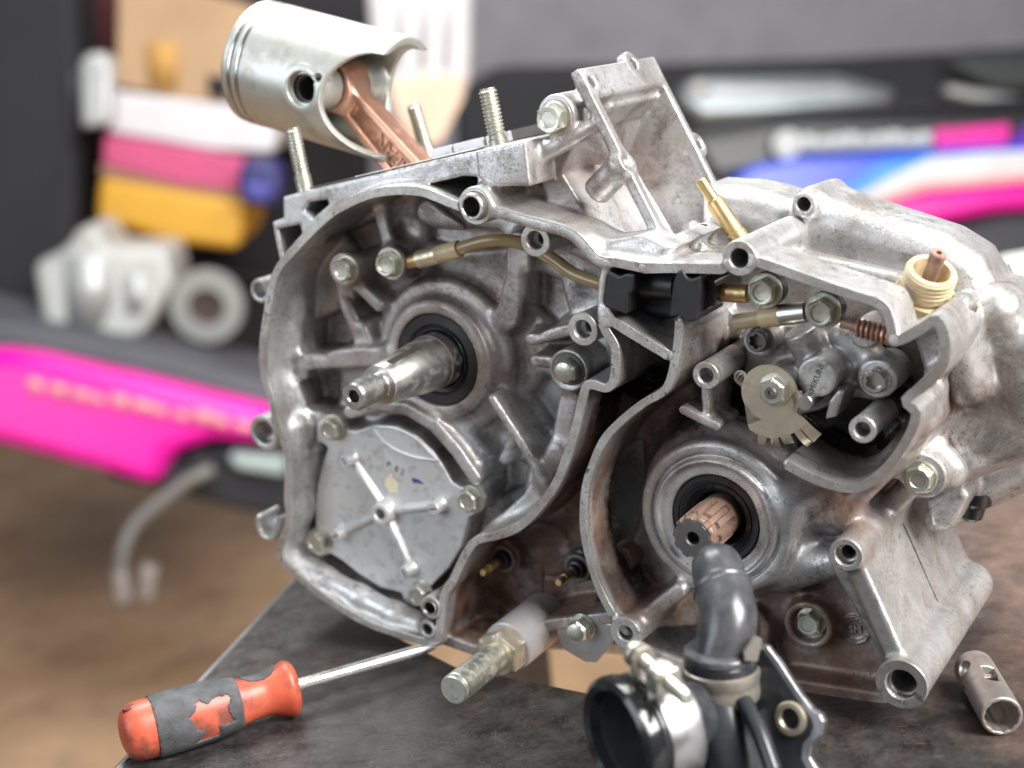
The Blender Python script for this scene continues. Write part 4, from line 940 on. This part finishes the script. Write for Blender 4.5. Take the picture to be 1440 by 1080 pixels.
# smooth handle profile
xs=np.concatenate([[0,.6,1.4,2.4,4,6],np.linspace(8,hl-4,48),[hl-2.5,hl-1.2,hl-.3,hl]]);ys=np.interp(xs,[q[0] for q in hp_],[q[1] for q in hp_])
ker=np.array([.25,.5,.25]);y2=ys.copy();y2[7:-5]=np.convolve(ys,ker,'same')[7:-5]
prof=[(max(.15,y*R0),x,tri) for x,y in zip(xs,y2)]
hd=lathe('handle',Bt,sd,prof,M['orange'],sc,'screwdriver','W',n=64,auto=50)
# soft grip: patches wrapped slightly proud of the handle, with ragged edges
def rad(x,a): return tri(a,np.interp(x,xs,y2)*R0)
def patch(fn,name):
    nx,na=110,150;idx={};Vv=[];Fc=[]
    g=np.zeros((nx,na),bool)
    for i in range(nx):
        for j in range(na):
            g[i,j]=fn((i+.5)/nx*hl,(j+.5)/na*2*math.pi)
    def vid(i,j,l):
        j%=na;k=(i,j,l)
        if k not in idx:
            x=i/nx*hl;a=j/na*2*math.pi;inn=all(g[ii%nx,jj%na] for ii in(i-1,i) for jj in(j-1,j))
            r=rad(x,a)+(.75 if (l and inn) else (.5 if l else -.3));r+= (0.10*math.sin(37*a+11*x)+.08*math.sin(5*x+23*a)) if l else 0
            idx[k]=len(Vv);Vv.append(Bt+sd*x+(cx*math.cos(a)+cy*math.sin(a))*r)
        return idx[k]
    for i in range(nx):
        for j in range(na):
            if not g[i,j]: continue
            Fc.append((vid(i,j,1),vid(i,j+1,1),vid(i+1,j+1,1),vid(i+1,j,1)))
            for di,dj,q in((-1,0,((i,j),(i,j+1))),(1,0,((i+1,j),(i+1,j+1))),(0,-1,((i,j),(i+1,j))),(0,1,((i,j+1),(i+1,j+1)))):
                ii,jj=i+di,(j+dj)%na
                if 0<=ii<nx and g[ii,jj]: continue
                Fc.append((vid(*q[0],1),vid(*q[1],1),vid(*q[1],0),vid(*q[0],0)))
    return mesh(name,Vv,Fc,M['grip'],sc,'W',True,'screwdriver',60)
# angle of the side facing the camera
vd=-(ray(290,1000));vd/=np.linalg.norm(vd);va=math.atan2(vd@cy,vd@cx);ua=math.atan2(Z@cy,Z@cx)
sgn=1 if ((ua-va+math.pi)%(2*math.pi)-math.pi)>0 else -1
_r1=np.convolve(rng.normal(size=300),np.ones(6)/6,'same');_r2=np.convolve(rng.normal(size=300),np.ones(5)/5,'same')
def _rn(t,r,sc): t=(t*sc)%298;i=int(t);return r[i]*(1-t+i)+r[i+1]*(t-i)
def gripfn(x,a):
    f=x/hl;da=((a-va+math.pi)%(2*math.pi)-math.pi)*sgn      # + = up, - = down as seen
    j=.045*_rn(a+3,_r2,14)
    if f<.185 or f>.66+.05*math.cos(da*1.0): return False
    # bare worn window and lower wedge
    jx=.26*_rn(x+60,_r1,1.1)
    if .40+j<f<.60+j*.5 and -.70+jx+.8*(f-.45)<da<.30+jx+1.3*(f-.45): return False
    if .36+j<f<.50+j and -1.1<da<-.3 and f>.36+.12*(da+1.1)/.8+j: return False
    return f<.66
patch(gripfn,'grip')
def grip2(x,a):
    f=x/hl;da=((a-va+math.pi)%(2*math.pi)-math.pi)*sgn
    return .70<f<.90 and ((f-.80)/.10)**2+((da-1.25)/.55)**2<1
patch(grip2,'grip_inset')
hc=Bt+sd*hl*.085+(cx*math.cos(va+sgn*.95)+cy*math.sin(va+sgn*.95))*R0*.93
nh=(cx*math.cos(va+sgn*.95)+cy*math.sin(va+sgn*.95))
Vv=[];tn=np.cross(nh,sd)
for i in range(24):
    a=2*math.pi*i/24;Vv.append(hc+sd*4.2*math.cos(a)+tn*2.0*math.sin(a)+nh*.75)
M['hole']=plain('deep_hole',(.10,.015,.012),.7,0,60,.2,0)
mesh('hang_hole',Vv+[q-nh*3 for q in Vv],[tuple(range(24))]+[(i,(i+1)%24,24+(i+1)%24,24+i) for i in range(24)],M['hole'],sc,'W',False,'screwdriver')
M['chrome']=metal('chrome_shaft',(.78,.76,.75),.12,1.,(.3,.26,.23),.25,150,.03,.05)
lathe('shaft',Bt+sd*(hl-6),sd,[(2.9,0),(2.9,SL-hl-10),(2.6,SL-hl-6),(1.2,SL-hl+5.6),(.9,SL-hl+6)],M['chrome'],sc,'screwdriver','W',n=24)
lathe('ferrule',Bt+sd*(hl-.6),sd,[(9.6,-2),(10.2,-.4),(10,.6),(8,1.0),(3,1.0)],M['cream'],sc,'screwdriver','W',n=40)
# ---- socket bit
f0=onb(1409,1008,8.6);f1=onb(1357,918,8.6);sdv=f1-f0;sdv[2]=0;SLn=np.linalg.norm(sdv);sdv/=SLn;SLn=46.
sy=np.cross(Z,sdv)
ROOT['socket']=((f0[0],f0[1],bA[2]),None)
so=thing('socket','small grey twelve-point socket with side windows lying at the right bench edge','socket',ROOT['socket'][0])
v=Vol((-2,-11,-11),(SLn+2,11,11),.42)
v2=v
def sob(x,y,z):
    rr=np.sqrt(y[None,:,None]**2+z[None,None,:]**2)+0*x[:,None,None];xx=x[:,None,None];return v.comb(rr-8.4,np.maximum(-xx,xx-SLn),.8)
v.op(sob,(0,-9,-9),(SLn,9,9),.5,False)
def soh(x,y,z):
    Y,Zz=np.meshgrid(y,z,indexing='ij');a=np.arctan2(Zz,Y);rr=np.hypot(Y,Zz)-(6.5+.45*np.abs(((a*12/(2*np.pi))%1)*2-1));return np.maximum(rr[None]+0*x[:,None,None],(x-28)[:,None,None])
v.op(soh,(-3,-8,-8),(28,8,8),.4,True)
for ca,a0_ in((20,-.2),(27,1.9),(36,.9)):
    c=np.array([ca,8*math.sin(a0_),8*math.cos(a0_)]);v.ball(c,(4.2,3.2,3.2),k=.4,sub=True)
def win(x,y,z): X=np.abs(x[:,None,None]-26)-4;Y=np.abs(y[None,:,None]+2)-2.6;return np.maximum(np.maximum(X,Y),4-z[None,None,:])
v.op(win,(22,-5,4),(30,1,11),.4,True)
V,Q=v.surf();V=f0+V[:,0:1]*sdv+V[:,1:2]*sy+V[:,2:3]*Z
mesh('socket_body',V,Q,metal('worn_socket_steel',(.42,.38,.35),.34,.85,(.16,.10,.09),.5,140,.15,.15),so,'W',True,'socket')
# ---- carburettor intake elbow with clamp
dE=548.
M['elbow']=plain('grey_hard_rubber',(.055,.055,.060),.27,0,90,.5,.14)
M['bodyblk']=plain('black_painted_alloy',(.035,.037,.042),.24,.15,70,.35,.10)
M['band']=metal('dull_clamp_band',(.34,.31,.27),.35,.85,(.12,.09,.06),.5,120,.1,.2)
M['bright']=metal('bright_clamp_band',(.46,.465,.48),.20,1.,(.2,.18,.18),.35,90,.06,.06)
foot=onb(985,1150)
ROOT['intake_joint']=(tuple(foot),None)
ij=thing('intake_joint','black intake elbow with steel hose clamps and mounting flange in the foreground','intake elbow',foot)
def ij_m(name,V,Fc,m,par=None,**k): return mesh(name,V,Fc,m,par or ij,'W',root='intake_joint',**k)
def pdl(l): return [pd(*q) for q in l]
pth=catmull(pdl([(1006,784,568),(1009,800,562),(1014,822,557),(1021,845,551),(1024,868,547),(1021,893,545),(1015,920,545),(1012,940,545.5)]),8)
n_=len(pth);tt=np.linspace(0,1,n_)
rr=np.interp(tt,[0,.03,.08,.16,.30,.335,.35,.37,.40,.55,.75,.88,1],[4.5,7.6,9.0,9.6,9.7,9.9,10.4,10.5,10.0,10.3,10.0,9.9,10.2])
rr=rr*1.06
ij_m('elbow',*tube_data(pth,list(rr),40),M['elbow'],auto=60)
i_=int(.335*n_);tg=pth[i_+1]-pth[i_-1]
lathe('seam_ring',pth[i_],tg,[(9.6,-1.5),(11.2,-1.1),(11.7,0),(11.2,1.1),(9.6,1.5)],M['elbow'],ij,'intake_joint','W',n=48)
ctr=pd(1013,922,545.);dn=-Z+np.array([-.06,-.02,0]);dn/=np.linalg.norm(dn)
lathe('elbow_flange',ctr-dn*2,dn,[(10,-1.2),(13.4,-.6),(13.8,0),(13.8,2),(13.0,2.6)],M['elbow'],ij,'intake_joint','W',n=48)
lathe('hose_end',ctr+dn*.3,dn,[(12.8,0),(13.6,.8),(13.6,18),(12.4,21),(12,30),(14,40),(14,51)],M['bodyblk'],ij,'intake_joint','W',n=48)
lathe('hose_band',ctr+dn*4,dn,[(13.7,0),(14.5,.4),(14.9,2.2),(14.4,4.8),(14.4,6.6),(14.9,8.5),(14.6,11.4),(13.7,12)],M['band'],ij,'intake_joint','W',n=56,closed=True)
# latch of the band
lt=pd(1058,912,533);x1=rt;
ij_m('band_latch',*prism_data([(-3,-4),(1.5,-4.2),(3.2,3.5),(1,4.6),(-3.4,-1)],-2.5,2.5,lambda p,h:lt+rt*p[0]+upv*p[1]+fw*h),M['band'],smooth=False)
# barrel
ba=np.array([-math.sin(1.06),-math.cos(1.06),.02]);ba/=np.linalg.norm(ba)      # towards the open mouth
mo=pd(872,1040,518)
brl=lathe('barrel',mo,-ba,[(20.4,-2),(21.6,-1.2),(22.0,0),(22.0,3),(20.6,4.2),(20.4,12),(20.4,23),(18.6,25),(15,28),(12.5,31),(11.0,35),(9,36),(9,31),(13,22),(15.4,4),(17.6,0),(18.8,-1.6)],M['bodyblk'],ij,'intake_joint','W',n=72,closed=True)
lathe('mouth_lip',mo,-ba,[(16.5,2),(18.2,-1.4),(20.6,-2.6),(22.4,-1.2),(22.9,1),(22.6,4.5),(21.2,6.2),(20.4,7),(17,7)],M['gloss'],brl,'intake_joint','W',n=72,closed=True)
lathe('mouth_band',mo-ba*8,-ba,[(20.6,0),(21.5,.2),(21.7,.8),(21.7,13.5),(21.5,14.1),(20.6,14.3)],M['bright'],brl,'intake_joint','W',n=72,closed=True)
lathe('throttle_plate',mo-ba*18,-ba+np.array([.3,.1,.2]),[(13.8,0),(13.8,.8),(.1,.8)],M['brass'],brl,'intake_joint','W',n=40)
# clamp screw and its nut on top of the mouth band
s0=pd(897,922,516);s1=pd(968,984,489);d=s1-s0;L=np.linalg.norm(d)
cl=lathe('clamp_screw',s0,d,[(3.4,-3),(4.6,-2.6),(4.9,-1),(4.6,.2),(2.3,.3)]+threaded(2.6,.4,L-1,.9,.35)+[(1.9,L),(.1,L)],M['zinc'],ij,'intake_joint','W',n=28)
nc=s0+d*.53;q=d/L;x1=np.cross(q,Z);x1/=np.linalg.norm(x1);y1=np.cross(x1,q)
nb_=ij_m('clamp_nut',*prism_data([(-5,-4.8),(5,-4.8),(5.2,3.4),(3.4,5),(-3.4,5),(-5.2,3.4)],-3.2,3.4,lambda p,h:nc+x1*p[0]+y1*p[1]+q*h),M['zinc'],cl,smooth=False);bevel(nb_,.0008,3)
e1=ij_m('clamp_ear',*prism_data([(-4.6,-14),(4.6,-14),(4.6,2),(2.5,5),(-2.5,5),(-4.6,2)],-.9,.9,lambda p,h:s0+d*.10+x1*p[0]+y1*p[1]+q*h),M['band'],cl,smooth=False);bevel(e1,.0004)
e2=ij_m('clamp_ear',*prism_data([(-4.6,-14),(4.6,-14),(4.6,2),(2.5,5),(-2.5,5),(-4.6,2)],-.8,.8,lambda p,h:nc-q*4.2+x1*p[0]+y1*p[1]+q*h),M['bright'],cl,smooth=False);bevel(e2,.0004)
# mounting flange
fn2=np.array([-.62,-.74,.24]);fn2/=np.linalg.norm(fn2);fp=pd(1090,1000,540)
fpx=[(1066,906),(1078,908),(1098,935),(1122,972),(1140,996),(1152,1004),(1158,1016),(1154,1036),(1140,1050),(1138,1066),(1150,1084),(1160,1110),(1152,1138),(1040,1138),(1040,960)]
fpt=[onplane(*q,fp,fn2) for q in fpx]
fl2=ij_m('mounting_flange',*prism_data(fpt,-3.4,0,lambda p,h:np.asarray(p)+fn2*h),M['bright'],smooth=False);bevel(fl2,.0006,2)
inner=[fp+(np.asarray(p)-fp)*1.0 for p in fpt]
ix=[(1062,912),(1074,914),(1094,941),(1117,977),(1134,1000),(1141,1010),(1144,1020),(1140,1034),(1129,1046),(1127,1066),(1137,1086),(1146,1110),(1142,1134),(1040,1134),(1040,960)]
ij_m('flange_face',*prism_data([onplane(*q,fp,fn2) for q in ix],-.2,.45,lambda p,h:np.asarray(p)+fn2*h),M['bodyblk'],fl2,smooth=False)
ic=onplane(1114,1010,fp,fn2)
lathe('threaded_insert',ic,fn2,[(6.4,-1),(6.4,1.6),(5.9,2.0),(4.2,2.0)]+[(4.0-.25*(i%2),1.6-.5*i) for i in range(6)]+[(.1,-1.5)],M['gold'],fl2,'intake_joint','W',n=32)
# web between barrel and flange
Vv,Fc=tube_data(catmull(pdl([(1045,985,535),(1068,1030,526),(1088,1085,518)]),6),3.2,12);ij_m('stiffening_web',Vv,Fc,M['bodyblk'])
Vv,Fc=tube_data(catmull(pdl([(1000,960,548),(1010,1010,545),(1030,1060,543),(1040,1120,540)]),6),[13]*19,24);ij_m('neck',Vv,Fc,M['bodyblk'])

# ================================================================== BACKGROUND (out of focus)
def flat(name,col,rough=.5,met=0,**k): return plain(name,col,rough,met,6,.12,0,**k)
wm=flat('painted_wall',(.42,.42,.47),.7)
wp=pd(720,300,6500);wn=fw.copy();wn[2]=0;wn/=np.linalg.norm(wn);wx=np.cross(wn,Z)
wl=mesh('wall',[wp+wx*s*7000+Z*h for s,h in((-1,-4000),(1,-4000),(1,5000),(-1,5000))],[(0,1,2,3)],wm,None,'W',False);wl['kind']='structure'
def bgm(name,px_,dep,th,m,par,root,bev=.02):
    pts=[pd(x,y,dep) for x,y in px_]
    o=mesh(name,*prism_data(pts,0,th,lambda p,h:np.asarray(p)+wn*h),m,par,'W',True,root,auto=30)
    if bev: bevel(o,bev,3,25)
    return o
def bgt(name,label,cat,px_,dep,th,m,bev=.02,part=None):
    c=pd(*np.mean(px_,axis=0),dep);lo=min(pd(x,y,dep)[2] for x,y in px_);loc=np.array([c[0],c[1],lo]);key=name+label
    ROOT[key]=(tuple(loc),None)
    if part is None:
        o=bgm(name,px_,dep,th,m,None,None,bev)
        me=o.data;me.transform(Matrix.Translation(-Vector(loc)*.001));o.location=Vector(loc)*.001
        return tag(o,label,cat),key
    t=thing(name,label,cat,loc);bgm(part,px_,dep,th,m,t,key,bev);return t,key
black=flat('black_cloth',(.022,.022,.026),.8);card=flat('cardboard',(.50,.33,.19),.8);white=flat('white_card',(.72,.70,.72),.6)
silver=flat('blurred_alloy',(.55,.56,.55),.4,.4);pale=flat('pale_alloy',(.52,.52,.49),.5,.2);mag=flat('magenta_fairing',(.92,.006,.40),.3)
rose=flat('rose_card',(.62,.09,.22),.6);yel=flat('yellow_case',(.70,.36,.03),.5);navy=flat('navy_plastic',(.035,.035,.16),.4);royal=flat('royal_blue_fairing',(.01,.06,.68),.3)
peach=flat('peach_cloth',(.86,.62,.46),.7);maroon=flat('maroon_cloth',(.09,.015,.02),.8);grey=flat('grey_seat',(.085,.085,.10),.6);steelg=flat('brushed_tank',(.30,.32,.335),.35,.5)
def ltr(px_,dep,th,m,par,key,n): return bgm(n,px_,dep,th,m,par,key,0)
t,k=bgt('storage_rack','dark storage rack behind the stacked cartons','rack',[(60,-90),(520,-90),(520,330),(420,620),(60,620)],4000,80,flat('rack_black',(.018,.017,.02),.8),.01,'back_panel')  # dark sheet added so the gaps between the cartons stay black
for yy in(150,345):ltr([(90,yy),(420,yy+50),(420,yy+62),(90,yy+12)],3900,100,black,t,k,'shelf')
t,k=bgt('cabinet','tall black cabinet at the far left edge','cabinet',[(-90,-80),(100,-80),(112,120),(108,300),(85,460),(-90,470)],3500,300,black,.03,'door_panel')
ltr([(98,100),(106,100),(106,200),(98,200)],3480,40,grey,t,k,'handle')
bgt('curtain','maroon cloth hanging beside the black cabinet','cloth',[(100,-60),(172,-60),(170,60),(150,85),(112,90)],3700,60,maroon)
t,k=bgt('cardboard_box','tan cardboard box on top of the stacked cartons','box',[(165,-40),(300,-5),(400,30),(395,150),(250,140),(162,120)],3450,350,card,.01,'carton')
ltr([(205,60),(250,60),(248,125),(210,122)],3440,8,flat('carton_print',(.60,.33,.09),.7),t,k,'printed_patch')
ltr([(292,105),(322,110),(318,140),(294,134)],3440,8,black,t,k,'hand_slot')
t,k=bgt('metal_canister','small silver canister beside the stacked cartons','canister',[(110,85),(125,72),(150,76),(158,95),(157,175),(112,182)],3380,90,silver,.03,'can_body')
bgt('white_carton','white carton directly under the tan cardboard box','box',[(160,128),(335,150),(390,185),(385,215),(300,212),(150,186)],3430,350,white,.01)
bgt('rose_carton','flat rose-pink carton between white carton and yellow case','box',[(145,188),(345,222),(342,268),(250,260),(142,232)],3420,350,rose,.01)
bgt('brown_carton','thin brown carton lying on the yellow case','box',[(140,230),(342,264),(345,285),(140,250)],3425,340,flat('brown_card',(.34,.19,.12),.8),.005)
t,k=bgt('tool_case','yellow case at the bottom of the carton stack','case',[(138,250),(350,286),(335,352),(240,342),(133,312)],3410,360,yel,.02,'case_shell')
t,k=bgt('bottle','dark blue bottle standing right of the yellow case','bottle',[(340,222),(392,228),(398,262),(388,292),(336,288),(333,250)],3300,100,navy,.02,'bottle_body')
ltr([(345,255),(380,262),(376,285),(342,280)],3290,6,flat('bottle_label',(.10,.10,.42),.5),t,k,'bottle_label')
t,k=bgt('spare_engine_block','pale alloy engine block lying on the pink motorcycle seat','engine block',[(45,372),(90,350),(110,318),(140,318),(150,350),(235,348),(245,400),(205,470),(160,490),(60,472)],3150,200,pale,.02,'block')
ltr([(90,360),(150,362),(160,420),(140,460),(95,455)],3140,30,silver,t,k,'machined_face');ltr([(175,390),(205,388),(202,440),(178,440)],3140,20,silver,t,k,'port')
hc=pd(290,432,3150);ROOT['hub']=((hc[0],hc[1],hc[2]-90),None)
hb_=thing('wheel_hub','round grey alloy hub lying beside the pale engine block','hub',ROOT['hub'][0])
lathe('rim',hc,wn,[(40,0),(78,0),(82,20),(70,60),(40,60)],flat('hub_alloy',(.40,.41,.39),.5,.4),hb_,'hub','W',n=40,closed=True)
lathe('core',hc+wn*20,wn,[(8,0),(40,0),(40,20),(8,20)],flat('hub_core',(.09,.06,.055),.7),hb_,'hub','W',n=32,closed=True)
# left motorcycle
t,k=bgt('motorcycle','magenta motorcycle fairing with pale lettering parked at the left','motorcycle',[(-90,512),(0,492),(60,500),(200,532),(400,580),(400,628),(300,622),(240,640),(222,690),(150,668),(0,628),(-90,610)],3000,260,mag,.04,'fairing')
bgm('seat',[(-90,430),(40,462),(230,498),(400,545),(400,592),(150,536),(-90,500)],3040,260,grey,t,k,.03)
for i in range(11):
    x=40+i*29;y=541+i*5.6;wq=19+9*((i*7)%3)/2;hh=2*((i*5)%4)
    ltr([(x,y-9+hh),(x+wq,y-4+hh),(x+wq,y+10),(x-1,y+6)],2985,12,flat('pale_lettering',(.92,.40,.42),.5) if i==0 else bpy.data.materials['pale_lettering'],t,k,'lettering_block')
bgm('under_cowl',[(232,655),(300,632),(420,636),(420,735),(330,720),(225,690),(140,672)],3030,200,black,t,k,.02)
bgm('chrome_cover',[(262,640),(295,640),(300,665),(285,682),(262,672)],2990,60,bpy.data.materials['rack_black'],t,k,.02)
bgm('exhaust_strip',[(320,640),(400,648),(400,672),(330,660)],2990,60,flat('mint_strip',(.34,.42,.40),.5),t,k,.01)
Vv,Fc=tube_data(catmull(pdl([(300,660,2990),(265,676,2980),(225,706,2970),(192,735,2960),(174,770,2950),(170,800,2950)]),6),14,14);mesh('kick_lever',Vv,Fc,flat('dull_lever',(.20,.20,.185),.5,.3),t,'W',True,k)
bgm('foot_peg',[(155,800),(175,795),(185,850),(160,855)],2940,40,flat('dull_peg',(.30,.26,.24),.5,.3),t,k,.01)
bgm('foot_peg',[(195,795),(220,800),(215,850),(192,845)],2960,40,bpy.data.materials['dull_peg'],t,k,.01)
# white bag
t,k=bgt('cloth_bag','white draped cloth with a peach hem behind the connecting rod','cloth',[(512,-60),(665,-60),(662,110),(650,140),(618,205),(585,215),(545,120),(520,60)],3300,120,white,.04,'drape')
ltr([(545,112),(652,104),(650,140),(620,198),(588,208),(560,165)],3290,30,peach,t,k,'hem')
for i in range(3):
    x=560+i*34;ltr([(x,-60),(x+16,-60),(x+4,98),(x-6,98)],3290,40,flat('fold_%d'%i,(.69,.68,.71),.7),t,k,'fold')
# right motorcycles
t,k=bgt('parked_scooter','dark scooter with a brushed grey tank in the upper right background','scooter',[(640,130),(700,95),(940,92),(1180,84),(1520,64),(1520,150),(1250,160),(1000,215),(960,300),(640,300)],4300,300,black,.03,'dark_bodywork')
bgm('tank',[(955,122),(1000,108),(1180,106),(1270,128),(1250,155),(1100,168),(985,172),(955,155)],4200,200,steelg,t,k,.04)
bgm('tank_highlight',[(965,140),(1230,128),(1240,146),(1100,162),(985,166)],4190,60,flat('pale_tank',(.42,.47,.48),.3,.3),t,k,.02)
bgm('headlight',[(965,118),(995,108),(1005,130),(975,138)],4180,60,pale,t,k,.02)
bgm('handlebar',[(1340,120),(1520,150),(1520,178),(1400,150),(1330,132)],4150,80,silver,t,k,.02)
bgm('cowl',[(1330,84),(1520,70),(1520,128),(1400,128)],4160,80,flat('dark_cowl',(.05,.055,.055),.4),t,k,.02)
t,k=bgt('race_motorcycle','black, blue and magenta striped motorcycle in the right background','motorcycle',[(960,188),(1120,160),(1520,140),(1520,230),(1250,250),(1120,240),(1000,260)],3600,260,flat('black_fairing',(.012,.012,.014),.35),.03,'upper_fairing')
lc=pd(1106,203,3560);lathe('emblem_disc',lc,-wn,[(34,0),(34,8),(.1,9)],flat('white_decal',(.70,.74,.73),.5),t,k,'W',n=32)
wd_=bpy.data.materials['white_decal']
for i in range(9):
    x=1128+i*20.5;y=202-i*.8;hh=3*((i*5)%3)
    ltr([(x,y-12+hh),(x+18,y-12+hh*.5),(x+19,y+11),(x+1,y+12)],3560,10,wd_,t,k,'lettering_block')
ltr([(1314,182),(1420,174),(1416,204),(1370,206),(1316,208)],3560,10,flat('magenta_patch',(.85,.01,.34),.4),t,k,'magenta_patch')
ltr([(1330,206),(1420,202),(1450,172),(1450,205),(1400,218),(1330,216)],3555,10,flat('violet_stripe',(.16,.01,.42),.4),t,k,'violet_stripe')
bgm('blue_panel',[(1020,262),(1060,235),(1120,222),(1300,212),(1520,196),(1520,240),(1280,260),(1190,300),(1060,300)],3540,60,royal,t,k,.01)
bgm('sky_blue_panel',[(1240,228),(1330,214),(1250,262),(1190,285),(1180,270)],3520,30,flat('sky_blue',(.05,.28,.72),.4),t,k,.005)
bgm('white_stripe',[(1185,290),(1250,252),(1310,222),(1400,214),(1520,208),(1520,250),(1330,262),(1215,300)],3510,30,wd_,t,k,.005)
bgm('magenta_fairing',[(1190,320),(1205,292),(1300,264),(1420,250),(1520,244),(1520,290),(1400,300),(1310,318),(1290,360)],3480,160,mag,t,k,.03)
bgm('coral_line',[(1196,292),(1300,258),(1520,240),(1520,248),(1300,268),(1200,300)],3475,20,flat('coral',(.85,.34,.30),.4),t,k,0)
bgm('lower_cowl',[(1270,345),(1400,300),(1520,286),(1520,460),(1380,460)],3520,160,flat('slate_cowl',(.045,.047,.06),.5),t,k,.02)
t,k=bgt('pale_casting','pale alloy casting standing at the far right behind the clutch cover','casting',[(1425,372),(1500,360),(1500,470),(1420,470)],1200,60,pale,.01,'casting_body')
